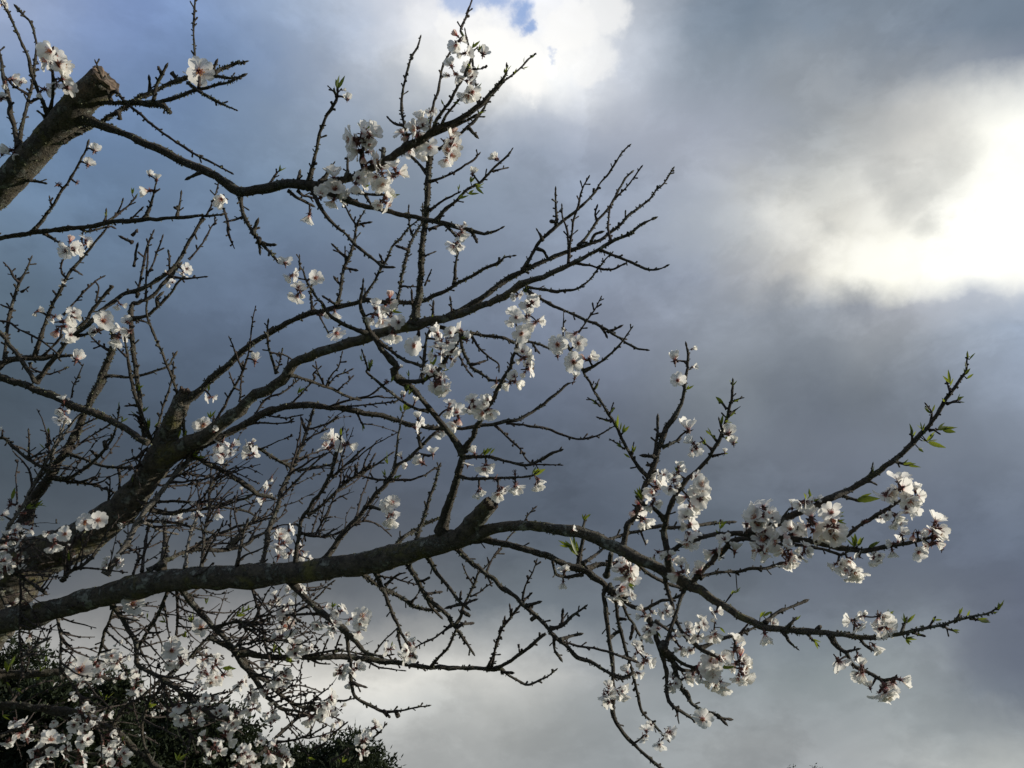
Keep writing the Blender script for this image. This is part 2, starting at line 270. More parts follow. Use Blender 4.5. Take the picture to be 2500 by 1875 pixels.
# ------------------------------------------------------------------ the measured run of every branch
# Each line: id parent depth | survey sheet letter, then points x,y[,width].  depth is metres from the lens:
# "@a>b" gives it outright, a plain number is the change along the branch, "." a small random one.
SHEET = {'A': (0, 0, 3.3184), 'B': (625, 0, 3.3184), 'C': (1150, 0, 3.3184), 'D': (0, 450, 3.3184), 'E': (600, 450, 3.3184),
         'F': (1150, 450, 3.3184), 'G': (0, 900, 3.3184), 'H': (600, 900, 3.3184), 'I': (1200, 900, 3.3184),
         'J': (1800, 800, 2.963), 'K': (0, 1375, 3.3184), 'L': (600, 1375, 3.3184), 'M': (1200, 1375, 3.3184),
         'N': (1800, 1315, 2.963), 'S': (0, 0, 1.0)}
BR = '''
tr - @2.5>2.35 | S -520,4200,150 -520,3000,145 -500,2250,130 -450,1900,110
L1 - @2.4>1.85 | S -450,1950,100 -400,1500,82 -260,900,75 A -250,1800,240 0,1545,215 290,1235,215 510,985,220 710,775,228 845,640,240
L2 - @2.45>2.2 | S -470,2150,125 -250,1820,125 -60,1560,125 G 150,1640,390 380,1500,330 645,1385,290 975,1140,240 1185,890,205 1310,690,215 1370,510,160 1430,340,140 1505,190,118
L3 - @2.4>1.35 | S -460,2050,110 -300,1750,80 -120,1590,68 K 0,490,205 250,430,190 480,360,170 760,285,175 1200,165,172 1600,120,180 2050,105,182 H 400,1650,180 700,1615,172 980,1570,178 1230,1510,178 1470,1450,172 1720,1380,165 1900,1330,120 I 0,1300,90 150,1280,82 350,1275,82 550,1300,88 700,1320,100 850,1370,96 1000,1440,98 1100,1490,92 1200,1550,88 1300,1590,86 1400,1640,84 M 1500,120,84 1600,170,82 1700,220,72 1800,300,64 1950,380,56 N 0,550,48 100,600,48 200,640,46 400,660,42 600,680,38 800,700,34 1000,715,32 1150,690,28 1350,650,22 1500,620,18 1650,580,16 1800,540,14 1900,490,9
b1 L1 -.25 | A 600,960,95 700,965,88 800,1010,78 930,1055,68 1100,1130,64 1300,1210,68 1450,1290,66 1600,1360,68 1750,1430,70 1850,1500,72 1930,1550,85 B 0,1540,76 150,1510,76 300,1490,78 420,1500,80 560,1490,60 730,1450,58 850,1400,58 950,1360,56 1100,1270,58 1240,1180,66 1350,1130,60 1450,1050,54 1600,990,46 1750,900,44 1850,820,38 1950,700,30 2030,590,22 2040,540,12
b1l b1 -.1 | B 420,1500,70 560,1540,66 700,1590,64 E 750,100,60 900,160,44 1100,210,38 1300,260,36 1500,290,34 1700,340,32 1900,390,28 2000,385,22 2065,350,14
b2 L2 -.3 | G 1480,260,70 1580,215,62 1700,100,58 1830,-10,52 E 0,1330,50 100,1260,46 250,1170,46 400,1090,44 560,1040,44 650,1020,42 800,980,40 950,950,38 1150,950,34 1350,960,34 1450,940,34 1600,870,30 1750,790,28 1900,700,26 2070,620,24 F 100,700,22 220,640,20 270,600,16 340,580,12
b3 L2 -.6 | G 1330,720,120 1500,620,112 1650,550,108 1800,440,104 1950,330,95 2070,210,90 H 150,180,86 290,95,82 E 400,1440,76 600,1360,74 750,1310,76 900,1270,80 1020,1230,86 1200,1180,80 1350,1150,74 1500,1110,68 1650,1080,60 1800,1030,54 1950,970,50 F 0,1050,50 150,970,50 300,890,54 400,820,60 450,800,50 550,760,42 700,700,38 850,630,34 1000,550,30 1150,460,26 1300,390,24 1400,310,22 1470,280,16
b4 b3 -.02 | E 1360,1130,66 1390,980,56 1410,800,50 1420,620,46 1440,430,46 1460,250,44 1475,100,44 B 1390,1560,48 1400,1400,48 1410,1250,46 1440,1200,34 1360,1130,30
b5 L3 -.1 | H 1580,1330,90 1625,1180,72 1680,1000,62 1725,830,58 1760,690,54
b5L b5 -.1 | H 1760,690,54 1700,590,48 1620,480,46 1500,340,46 1400,220,46 1330,150,56 1220,80,70 1195,10,64 E 1220,1480,56 1180,1430,54 1110,1350,48 1060,1260,52 1010,1200,48 980,1150,36 950,1050,34 930,950,28 945,850,22 955,795,14
f23 b5 -.12 | H 1765,660,48 1830,560,42 1890,440,38 1950,330,34 2020,220,34 2070,130,32 F 270,1560,30 330,1430,30 370,1290,28 375,1200,20
st1 L3 -.05 | H 1750,1350,150 1840,1250,145 1920,1160,138 1980,1092,128
L3b L3 -.1 | H 1820,1370,70 1950,1380,62 I 0,1400,56 150,1430,52 300,1470,50 450,1520,54 600,1590,58 750,1630,60 M 830,110,62 920,180,50 905,250,40 920,350,38 940,500,36 965,650,34 980,800,34 990,950,32 990,1100,32 985,1200,32 1010,1290,32 1070,1370,30 1150,1460,30 1250,1560,28 1350,1640,28 1480,1720,22
f1 b3 .05 | E 1640,1080,50 1700,1040,48 1850,960,48 2000,860,46 F 0,960,46 100,890,44 220,820,52 330,750,50 420,700,40 560,640,34 700,580,32 830,530,30 950,490,28 1080,420,26 1200,330,24 1300,230,22 1420,140,20 1500,60,18 C 1380,1659,18 1450,1600,18 1550,1500,16 1600,1430,14 1635,1370,12
f2 f1 -.05 | F 420,700,36 480,590,28 560,460,28 700,330,28 800,250,26 900,170,22 1000,70,20 C 890,1659,20 980,1590,18 1050,1480,18 1120,1400,18 1190,1280,14 1240,1220,12 1275,1185,12
f3 f1 .06 | F 870,500,26 950,410,22 1030,290,22 1130,170,20 1190,60,18 C 1150,1620,18 1200,1530,18 1260,1440,18 1295,1400,16
f4 f3 -.03 | F 1160,120,16 1220,60,14 C 1180,1610,14 1280,1490,14 1330,1420,12 1375,1360,12
f5 b3 .04 | F 1135,470,24 1115,380,20 1115,280,18 1130,180,16
f6 f2 . | F 690,330,26 690,250,20 685,150,18 680,50,14
f6b f6 . | F 692,305,24 640,297,26
f7 b3 .03 | F 790,640,22 790,470,20 770,350,16 745,280,14 735,180,12
f8 b3 -.03 | F 795,600,22 815,400,18 830,280,18 860,200,18 880,110,16 910,20,14 C 910,1520,14 950,1445,12
f9 f3 . | F 1022,295,18 1008,250,16 1015,190,14
f10 f1 . | F 970,465,26 1000,410,22 1035,390,20
f11 f2 . | F 575,450,26 540,375,12
f11b f2 . | F 530,520,26 580,540,24 605,575,20
f12 b3 -.06 | F 1040,525,26 1130,570,24 1250,610,22 1350,660,22 1450,690,20 1520,690,18 1580,665,14
f13 b3 -.04 | F 850,635,24 950,660,20 1050,685,20 1150,690,18 1230,650,16
f14 b3 -.08 | F 440,830,26 560,850,24 680,870,26 750,860,20 850,850,20 920,810,18 980,750,14 1020,700,14 1080,620,12 1140,560,9
f15 b3 -.10 | F 440,850,30 600,950,28 750,1020,26 900,1090,26 1050,1150,24 1200,1240,22 1260,1290,20 1350,1330,18 1415,1340,14
i2 i1 -.05 | I 1280,890,36 1200,810,30 1130,700,28 1070,600,26 1010,470,26 950,370,24 880,260,22 820,150,20 750,40,20 F 910,1510,22 850,1410,22 790,1320,24 750,1230,16 748,1035,8
f16 f18 . | F 870,1200,14 950,1090,14 1000,1020,12 1050,920,9
f18 i2 -.06 | F 920,1510,28 980,1480,26 1060,1430,24 1150,1350,20 1240,1260,14 1300,1165,10
f19 f15 . | F 1110,1195,22 1195,1160,18
f19b f15 . | F 1060,1160,24 1095,1215,18
f20 b3 . | E 1500,1130,36 1700,1190,32 1850,1210,30 F 0,1210,28 150,1230,26 270,1245,26 350,1280,26 440,1270,22 530,1290,20 630,1330,18
f20b f20 . | F 500,1295,16 540,1355,14
f21 f20 . | F 0,1220,24 60,1320,20 150,1400,18 220,1450,14 230,1500,12
f22 f20 . | E 1740,1220,26 1760,1340,26 1800,1430,26 1850,1500,26 1950,1560,22 F 150,1585,22 240,1590,22
f22b f22 . | E 1830,1460,22 1920,1440,18
f24 f22 . | E 1710,1340,16 1770,1470,14 1820,1535,16
b6 b5L -.08 | E 990,1210,40 850,1160,34 740,1110,30 680,1060,26 620,980,24 560,900,22 500,800,20 460,700,16 435,650,14 430,590,10
b7 b1l -.05 | E 540,40,36 600,180,30 700,310,28 800,400,26 900,500,26 1000,580,24 1100,660,26 1175,670,18
b8 b2 .03 | E 740,1000,32 770,830,28 800,680,26 850,560,26 880,450,24 890,350,20 910,300,18 955,230,12
b8a b8 . | E 895,340,18 830,230,16 800,150,14
b8b b8 . | E 900,330,20 990,310,16
b8c b8 . | E 825,600,22 760,550,20 715,500,16
b8d b8 . | E 800,680,14 805,520,10
b8e b8 . | E 800,680,22 880,690,20
b8f b8 . | E 770,810,20 735,775,20
b9 b2 -.05 | E 940,950,26 965,900,22 1030,800,20 1100,680,20 1150,600,18 1190,500,18 1250,440,20 1300,370,16 1390,290,12
b9a b9 . | E 1115,640,18 1095,595,16
b10 b2 .06 | E 1210,1000,28 1240,900,24 1270,720,24 1300,600,24 1330,480,22 1370,400,20 1430,300,14 1430,170,10
b11 b10 . | E 1360,430,18 1325,330,16 1320,190,12
b11a b10 . | E 1310,530,22 1250,510,20
b12 b10 . | E 1260,830,16 1380,830,12
b13 b2 . | E 1690,810,28 1695,680,22 1715,540,18
b13a b4 . | E 1450,820,14 1500,700,10
b13b b4 . | E 1480,370,22 1570,330,18
b13c b4 . | E 1440,590,16 1520,550,12
b14 b4 -.05 | E 1490,210,22 1560,160,20 1640,110,18 1720,70,14
b14b b1l -.05 | E 1550,290,34 1620,200,30 1720,120,26 1800,40,24 B 1700,1560,24 1800,1490,22 1880,1410,20 1960,1330,20 2030,1270,16 2070,1215,10
b14c b14b . | B 1915,1385,18 2030,1360,12
b15 b4 -.03 | B 1410,1470,24 1530,1430,20 1650,1370,18 1740,1310,18 1805,1255,12
b16 b4 .03 | B 1390,1415,28 1310,1320,24 1250,1250,24 1240,1190,20
b17 b1 .03 | B 1225,1180,30 1210,1060,26 1190,950,24 1180,850,22 1190,740,20 1220,590,20 1270,450,18 1310,380,16 1335,310,12
b17a b17 . | B 1205,1020,24 1120,1000,20 1070,960,14
b18 b1 -.05 | B 425,1490,38 450,1380,32 480,1250,28 510,1100,28 550,980,28 610,880,26 650,800,24 665,740,18
b18a b18 . | B 650,790,14 630,750,12 590,700,10
b19 b1 . | B 725,1450,30 745,1350,24 745,1280,18
b20 b1 . | B 520,1480,34 590,1400,28 628,1325,10
b20a b1 . | B 330,1490,34 350,1410,20
b20b b1 . | B 180,1500,34 212,1465,22
b20c b1 . | B 95,1510,22 150,1430,20 190,1385,10
b36 b1 -.03 | B 900,1400,30 852,1330,26 860,1200,22 860,1080,16
b21 b1 . | B 1030,1300,36 1030,1200,30
b22 b1 -.04 | B 1340,1140,34 1450,1090,30 1560,1040,28 1660,1000,26 1760,950,24
b22b b1l .03 | B 1480,1210,24 1610,1120,24 1700,1040,24 1790,960,26 1850,870,20 1900,780,20 1960,720,18 2020,650,18 C 350,600,16 410,540,16 460,480,14 510,440,8
b22c b22b . | B 1720,1030,26 1770,1090,22
b23 b1 .06 | B 1400,1080,28 1430,880,24 1470,770,22 1490,650,22 1520,520,20 1560,450,18 1580,390,12
b24 b1 -.08 | B 1440,1040,30 1480,940,28 1560,830,26 1640,700,22 1720,540,20 1750,440,18 1720,350,16 1690,250,10
b24b b1 -.04 | B 1500,1020,26 1545,930,22 1620,830,18 1690,760,14
b24c b1 .05 | B 1810,850,30 1790,740,24 1770,640,22 1760,560,20 1750,440,18 1790,390,10
b24d b24 .05 | B 1710,330,14 1655,250,18 1700,140,18 1730,50,16 1745,0,14 1760,-60,12
b24e b24 . | B 1760,560,14 1830,555,10 1865,545,6
b25 b1 -.06 | D 1945,100,34 1950,130,32 1970,230,32 2000,310,34 2060,400,34 E 60,400,30 130,480,28 200,560,26 250,620,22
b25a b25 . | D 1975,260,18 1900,290,18 1840,300,14
b25b b25a . | D 1810,190,14 1845,310,22 1850,400,22 1890,510,8
b25d b25 . | E 60,400,26 80,330,28
b25e b25 . | E 130,475,26 215,490,22
b25f b25 . | E 110,440,26 110,530,20
b26 b1 . | E 340,50,26 420,110,24 520,160,20
b26b b1 . | E 420,50,20 480,95,18 550,110,16
b27 b1l . | E 860,60,28 980,80,24 1130,85,18
b27b b27 . | E 970,85,22 1010,150,20
b28 b1l . | E 1620,325,26 1690,400,22
b28b b1l . | E 1820,370,28 1870,450,22
b29 b2 . | E 745,985,22 640,915,18
b29b b2 . | E 540,1040,22 530,900,18 530,820,14
b29c b2 . | E 590,1040,16 630,1130,14 670,1200,10
b30 b3 -.04 | E 250,1530,26 210,1400,22 180,1290,20 180,1120,14
b30a b30 . | E 200,1365,14 300,1380,14 390,1425,12
b30b b30 . | E 250,1510,12 275,1440,10 295,1350,12
b31 b5L -.12 | H 1480,345,28 1370,320,26 1250,250,24 1160,180,24 1080,120,22 980,30,18 E 985,1490,16 945,1355,12
b31a b31 . | E 1000,1510,14 1015,1440,16
b32 b5L . | E 1080,1280,30 1160,1330,28 1240,1400,26 1330,1440,26 1430,1470,24
b33 b5L -.1 | H 1230,90,36 1350,105,36 1450,90,34 E 1550,1520,32 1620,1420,28 1700,1310,24 1740,1240,18
b34 b33 .04 | E 1430,1600,26 1440,1500,26 1450,1350,26 1470,1230,22 1510,1150,14
b35 b3 . | E 1400,1220,22 1400,1100,18
b35b b3 . | E 1675,1070,24 1660,940,16
b35c b3 . | E 1510,1110,24 1522,980,18
b35d b3 . | E 1370,1140,14 1345,890,18
a1 L1 . | A 150,1200,40 110,1000,38 80,850,36 40,680,32 20,560,28 0,460,26 -30,350,24
a2 L1 . | A 150,1190,32 180,1000,28 220,850,26 250,730,24 275,600,22 290,450,22 300,370,20 280,280,20 250,180,20 200,130,18 145,70,22
a3 L1 -.1 | A 400,950,38 330,790,32 285,680,30 250,580,28 235,480,26 190,370,24 150,280,24 100,170,22 50,70,22 10,0,20 -20,-60,20
a4 L1 -.12 | A 400,930,30 425,800,26 430,700,24 425,600,22 410,500,20 415,420,16
a5 a2 . | A 235,770,20 180,740,20 110,700,18 60,640,12
a5b a2 . | A 240,825,22 310,795,20
a8 L1 -.05 | A 720,850,36 850,830,36 950,830,36 1060,835,46 1180,840,46 1290,850,44 1380,915,34
a7 a8 . | A 900,815,28 850,680,22 800,560,18 780,510,12
a10 a8 -.05 | A 1200,840,36 1300,825,34 1450,780,30 1600,730,28 1750,690,26 1850,670,22 1960,615,20
a11 a10 . | A 1520,670,20 1610,740,26 1700,790,24 1760,820,22 1850,865,16 1910,890,12
a11b a10 . | A 1610,730,24 1620,640,22
a12 a8 . | A 1240,830,30 1270,690,28 1310,610,26 1335,550,20
a12b a12 . | A 1310,610,22 1290,555,20
a16 L1 .08 | A 500,1140,50 560,1110,46 650,1060,40 780,1010,36 900,935,34 1020,870,34 1130,800,34 1250,740,36 1400,670,36 1500,640,34 1700,610,32 1800,560,28 1900,520,26 1990,500,12
a13 a16 .03 | A 1570,640,26 1572,480,20 1570,300,18 1570,180,18 1580,0,16 1590,-60,16
a14 a16 . | A 1710,615,26 1850,630,24 1900,630,14
a14b a16 . | A 1700,610,28 1745,520,22
a14c a16 . | A 1450,660,28 1390,590,34
a14d a16 . | A 1215,760,34 1210,650,20
a14e a16 . | A 950,910,26 975,970,30
a15 L1 -.12 | A 940,740,24 1050,860,22 1150,940,22 1300,1060,20 1500,1200,20 1700,1310,18 1870,1400,14
a17 d1 -.05 | D 260,385,30 340,300,28 380,240,26 420,180,24 480,80,22 A 520,1520,20 570,1440,20 620,1360,18 660,1280,18 690,1240,16 710,1170,18
a17b a17 . | D 425,180,18 400,115,10
a18 L1 . | A 220,1460,28 290,1468,24 360,1480,16
a18b L1 . | A 380,970,26 320,905,12
a19 b1 . | A 1630,1390,28 1540,1440,22
d1 L1 -.15 | S -260,900,14 -150,620,13 D -100,445,38 0,435,36 100,420,36 270,395,36 450,365,38 650,350,36 850,315,34 1050,295,34 1250,280,30 1450,270,28 1580,255,28 1680,260,22 1780,245,14
d2 d1 . | D 860,310,22 950,250,18 1020,190,16 1090,120,14
d2b d2 . | D 940,255,14 1000,135,12
d4 d1 . | D 1170,280,30 1215,190,24 1240,100,18 A 1255,1510,14 1270,1460,12
d5 d1 . | D 1435,265,26 1450,180,18 1465,80,14
d5b d5 . | D 1445,200,18 1410,185,26
d6 d1 . | D 1060,275,14 1150,200,12
d7 d1 . | D 1675,255,16 1730,130,14 1770,-10,12
d8 d1 . | D 848,300,18 860,220,12
d8b d1 .03 | D 650,355,20 720,380,18 880,345,16 910,345,14
d12 d1 -.03 | D 350,395,26 430,440,24 500,490,22
d12b d1 -.03 | D 1650,270,26 1600,340,26 1540,450,26 1470,580,28 1400,680,32 1330,740,34 1200,820,34 1100,860,38 1000,890,38 900,960,38 800,1050,36 700,1150,34 600,1220,34
d3 d12b . | D 1120,880,26 1110,900,26 1085,800,28 1080,700,26 1075,600,22 1075,500,22 1060,400,20 1055,300,16 1065,160,14 1072,30,14
d3b d3 . | D 1070,470,22 1000,440,20
d3c d3 . | D 1070,415,20 1100,380,18
d3d d3 . | D 1085,660,18 1105,510,18
d9 g16a . | D 280,1400,36 330,1230,32 380,1090,30 430,960,28 490,860,28 540,760,26 580,690,26 650,620,24 700,560,22 760,480,18 830,400,16 870,340,12
d10 d9 . | D 672,590,18 665,480,14 670,380,10
d11 d9 . | D 545,760,18 500,720,18 500,640,16 530,580,12
d11b d9 . | D 600,690,18 650,720,12
d11c d9 . | D 470,900,20 440,880,16
g16a g1 . | S -220,850,13 -100,860,13 D -60,1490,46 60,1430,46 200,1410,46 350,1410,40 450,1390,30 550,1390,22
d13 g16a .06 | D 40,1420,26 50,1250,26 90,1000,26 130,870,24 180,750,22 220,680,18 250,600,12
d14 d13 . | D 160,800,20 110,750,18 80,690,14 40,650,12
d14b d13 . | D 100,1010,16 20,980,12
d14c d13 . | D 175,870,14 220,840,12
d15 L1 . | S -150,800,6 D 0,1110,16 150,1170,16 300,1250,16 400,1320,16 455,1368,14
d17 L1 -.1 | S -260,650,14 -100,760,13 D 0,1200,36 80,1310,34 170,1420,34 240,1530,36 285,1600,34
d18 g1 -.05 | D 290,1600,42 380,1480,40 460,1390,38 520,1310,36 600,1210,34 700,1100,30 760,1010,26 830,920,26 910,820,30
d19 d12b . | D 620,1230,24 720,1210,20 880,1160,14
d21 L2 .1 | G 1170,560,30 D 1060,1080,40 1130,960,34 1200,930,30 1330,800,28 1400,720,26 1440,660,20
d21b d21 . | D 1180,930,18 1185,760,16 1195,620,14 1200,500,12
d21c d21 . | D 1110,900,20 1140,760,18 1160,650,20 1180,540,18 1210,450,14 1240,390,12
d21d d21 . | D 1190,740,16 1240,640,16 1280,530,14 1310,430,12
d22 d12b . | D 1370,745,20 1500,760,18 1660,750,12
d23 d21 -.05 | D 1060,1090,30 1200,1060,26 1290,980,24 1370,900,22 1440,800,18 1480,760,14
d23b d23 . | D 1280,980,26 1270,930,28 1290,905,22
d23c d23 . | D 1060,1100,20 1190,1115,14
d24 L2 -.1 | G 1500,560,26 1480,420,26 1460,300,24 1420,150,24 D 1370,1510,22 1330,1420,22 1290,1310,20 1230,1180,20 1190,1050,18 1190,960,14
d25 d27 . | D 840,1550,28 1060,1560,22 1200,1530,22 1350,1480,20 1390,1430,16 1420,1390,18
d27 L2 .05 | G 200,1250,80 250,1100,76 340,960,72 420,840,72 480,740,66 560,620,60 640,470,62 690,350,60 740,240,60 800,130,64 D 840,1520,56 890,1400,50 930,1290,50 900,1190,34
d26 L2 -.05 | G 1225,600,36 1180,450,30 1130,330,28 1080,160,26 D 1060,1560,26 1040,1440,24 1010,1270,16
d26b d26 . | D 1020,1390,16 965,1340,14
d26c d26 . | G 1150,440,20 1110,385,20 1060,370,10
d26d d26 . | G 1105,300,18 1040,300,14
d28 d21 . | D 1530,610,16 1640,480,16 1700,370,14 1750,300,10
d29 d12b . | D 1375,700,16 1370,550,14
d30 d18 . | D 510,1060,18 600,960,16 690,860,16 780,780,14 830,750,12
d30b d30 . | D 780,960,14 800,840,14 780,800,12
d31 d27 . | D 880,1340,18 820,1310,16 750,1250,12
d31b g16a . | D 240,1440,18 270,1500,18 390,1535,16 450,1520,14 540,1490,10
d31c g1 . | G 580,230,14 600,140,12 640,50,12 670,-20,10
d32 g16a . | D 340,1400,22 420,1320,20 490,1240,18
r1 b3 -.12 | G 1640,600,24 1790,350,22 1870,200,20 1950,60,20 D 1990,1440,18 2020,1330,14 2040,1150,12 2070,1000,8
r1b r1 . | G 1940,270,16 1955,100,14 D 1975,1450,12
r2 r1 . | D 1965,1500,16 1910,1370,16 1880,1290,12 1860,1250,10
r3 r1 . | G 1900,140,14 1860,50,12
r4 r1 . | G 1710,460,14 1730,400,12
g1 L1 -.1 | S -330,1250,18 -150,950,18 G -80,40,58 0,70,56 150,120,54 300,170,58 450,230,52 600,300,56 750,350,58 850,400,52 950,450,52 1050,510,54 1130,560,54 1200,600,50
g2 L2 -.1 | S -200,1250,10 -90,1110,9 G 0,560,26 100,630,26 200,710,26 300,780,26 380,810,26
g2b g2 . | G 235,715,18 232,510,12
g3 d27 -.05 | G 540,680,28 650,720,26 800,780,24 950,800,20 1100,805,16
g3b g3 . | G 960,800,22 970,900,22 960,1010,20
g4 d27 -.1 | G 400,880,36 550,890,32 640,840,28 740,770,26 830,680,22 900,580,18 940,480,14 965,330,14
g4b g4 . | G 860,640,24 845,590,30
g4c g4 . | G 790,710,22 760,680,20
g5 g4 .05 | G 450,895,26 600,920,22 750,940,20 880,985,18 970,1040,14 990,1080,12
g6 d27 . | G 600,640,16 760,530,14 890,450,14
g6b d27 . | G 620,490,16 700,440,14 790,400,12
g6c g2 . | G 380,620,22 400,600,20 395,520,14
g7 L2 . | G 880,1090,18 890,980,14 890,900,10
g8 L2 . | G 1250,580,26 1310,350,20 1360,200,18 1390,80,16 D 1410,1460,12
g9 L2 -.1 | G 1200,650,22 1160,670,20 1080,730,16 1000,750,8
g10 L2 -.1 | G 990,1120,14 1060,960,14 1120,780,14 1180,660,14
k9 L3 .15 | G 850,1670,46 1000,1450,46 1080,1310,44 1180,1150,40 1300,1010,38 1400,890,42 1480,790,38 1560,720,36
k10 L3 .1 | G -30,1500,36 80,1270,34 180,1120,30 280,930,28 350,800,26 420,670,26 480,550,22 520,440,16
k10b k10 . | G 290,920,20 390,800,20 450,640,18 600,420,18 680,350,14
g11 L2 .05 | G 1480,700,42 1560,720,40 1700,780,42 1850,850,42 1950,920,42 2050,990,38 H 90,1020,30 200,1040,24
g12 L2 .1 | G 1250,900,20 1450,850,20 1600,860,20 1700,880,18
g12b L2 .15 | G 1200,935,20 1400,950,18 1600,930,16 1800,930,12
g13 L2 .1 | G 1120,1130,44 1220,1140,42 1350,1170,36 1500,1150,30 1650,1140,26 1750,1110,24 1900,1080,22 2060,1020,20
g13b L2 .15 | G 1130,1110,24 1300,1080,24 1500,1080,24 1700,1110,20 H -20,1150,18 100,1210,16
g14 L2 .2 | G 1050,1240,28 1250,1240,26 1400,1250,24 1550,1280,22 1750,1340,18 1900,1360,14
g14b k9 .1 | G 1150,1240,26 1220,1270,24 1300,1310,22 1420,1330,16
g15 L3 .2 | G 1500,1610,28 1520,1430,26 1560,1280,22 1610,1180,18
g15b L3 .3 | G 1310,1620,52 1330,1480,50 1330,1380,40 1330,1300,30 1340,1150,20
g15c L3 .3 | G 1630,1620,28 1660,1300,24 1690,1180,24 1700,1000,22 1740,900,20 1830,760,16
g16 L3 .2 | G 1200,1640,44 1280,1590,42 1400,1520,38 1600,1470,36 1800,1470,34 2000,1420,30 H 80,1370,24 200,1300,20
g16b g16 . | G 1850,1460,36 1950,1330,32 2050,1230,20
g16c L3 . | G 1920,1600,28 1960,1400,24 2000,1250,18
g17 g16 . | G 1520,1480,26 1700,1370,24 1900,1290,22 2060,1250,18 H 200,1210,14
g18 L3 .25 | G 1150,1640,24 1180,1400,22 1200,1270,16
g18b L3 .3 | G 1080,1660,18 1120,1500,18 1000,1440,16 950,1400,12
g20 L3 .05 | G 500,1720,30 570,1640,30 700,1570,28 800,1450,24 860,1340,16 900,1290,10
g20b L3 .05 | G 520,1720,24 550,1530,22 580,1430,20 700,1290,14
h1 L2 .1 | G 1400,720,76 1700,590,66 1900,490,62 H 0,450,60 100,385,60 250,330,58 400,300,54 550,300,52 750,320,50 900,350,46 1050,370,46 1180,400,42 1300,440,38 1450,470,36 1600,480,34 1800,480,34 1900,460,32 2000,450,30 I 0,445,30 100,430,30 200,420,28 300,370,26 400,300,24 500,220,24 560,170,22 620,120,20 F 820,1600,12
h2 h1 -.05 | I 120,440,22 300,465,20 450,490,20 560,530,20 650,560,18 700,570,18 800,560,16 900,520,14 985,475,10
h3 h1 -.05 | I 30,460,20 130,560,18 220,640,18 270,720,16 310,755,14
h4 b5 -.1 | H 1760,720,32 1950,710,28 I 0,715,28 100,740,28 200,770,26 300,780,26 400,740,26 480,690,26 550,660,18
h4b h4 . | I 320,775,12 450,780,12 560,785,10
h4c b5 -.12 | H 1720,870,28 1850,890,26 2000,890,24 I 100,885,22 200,880,20 330,870,16 380,840,10
h5 L3 .02 | H 630,1560,46 750,1400,42 850,1260,38 950,1150,36 1050,1030,36 1150,920,36 1220,800,34 1330,720,30 1430,620,28 1510,540,24
h5b h5 -.04 | H 1010,1120,26 1130,1145,22
h5c h5 . | H 1420,640,22 1400,540,26 1400,440,20
h5d h5 -.04 | H 1330,715,18 1400,695,22 1470,700,20
h6 h5 -.03 | H 1200,810,22 1220,650,20 1240,520,18 1260,400,14 1290,340,10
h7 h9 .05 | H 500,1190,30 620,1110,26 740,990,24 830,910,22 900,870,22 980,820,20 1080,760,18 1180,690,14
h7b h7 . | H 830,920,18 825,880,16
h7c h7 . | H 905,870,22 890,810,22
h7d h7 . | H 970,830,20 1040,710,14
h8 h5 . | H 1180,900,20 1060,900,18 930,870,16
h8b h5 . | H 1150,890,22 1250,905,20 1380,890,18 1480,840,16 1565,800,12
h9 L3 -.05 | H 400,1600,40 420,1400,36 440,1270,34 480,1180,32 550,1070,30 640,950,30 700,830,28 730,700,26 750,630,22 780,500,14
h10 L3 .3 | H 130,1620,40 180,1350,38 260,1100,34 300,980,32 340,880,30 400,750,28 450,630,28 500,480,26 540,360,22
h10b h10 . | H 490,500,24 460,430,20
h10c h10 . | H 500,490,16 620,460,16 730,400,14
h10d h10 . | H 490,580,14 570,530,14 650,500,12
h10e h10 . | H 400,760,20 480,720,16
h11 g11 .05 | H 30,620,26 110,650,26 220,720,26 340,790,24 420,820,22 560,800,20 690,780,14
h12 h10 . | H 290,1040,20 420,900,18 520,800,16 620,700,12
h14 h9 . | H 440,1330,24 560,1360,22 700,1350,18 830,1290,12
h14b h14 . | H 560,1360,18 640,1200,16 740,1000,10
h15 L3 .05 | H 1380,1450,34 1400,1320,32 1450,1180,30 1500,1020,26 1540,900,24 1570,790,14
h16 L3 .08 | H 1180,1480,34 1240,1400,32 1330,1330,30 1450,1260,26 1570,1210,20
h17 h9 . | H 700,880,20 850,740,18 950,650,14
h18 b3 .12 | H 360,50,28 520,100,26 680,160,24 800,210,22 900,250,18
h19 h18 . | H 640,150,16 600,60,14 580,0,12 E 570,1450,10
h19b h18 . | H 650,150,16 700,40,14 E 750,1480,12 780,1370,10
h19c h18 . | H 740,180,14 860,70,12
h19d h18 . | H 650,150,14 740,60,12 850,10,12
h20 h1 . | H 50,430,20 150,260,18 300,190,16 420,100,12
h20b h1 . | H 350,310,18 450,200,16 560,80,16 E 550,1540,14 600,1480,10
h20c h1 -.05 | H 650,320,20 850,250,20 1000,220,18 1090,150,14
h20d h20c . | H 880,245,16 1050,230,16 1200,240,12
h20e h1 . | H 760,310,14 1000,290,14 1210,265,12
h20f h1 . | H 150,370,16 300,400,14 440,380,12
h20g h1 . | H -50,480,16 100,440,16 250,440,14 370,430,12
h20h h1 . | H 900,360,16 950,460,14
i1 L3 .05 | I 1060,1470,54 1100,1300,48 1140,1230,46 1200,1080,46 1240,950,46 1280,880,44 1330,750,44 1370,620,42 1400,520,44 1480,400,40 1540,280,34 1560,150,28 1575,50,26 F 1730,1600,24 1750,1500,22 1760,1380,22 1745,1310,16
i1b i1 . | I 1400,530,30 1340,540,30
i1c i1 . | I 1330,720,30 1260,705,26
i1d i1 . | I 1310,770,26 1285,780,24
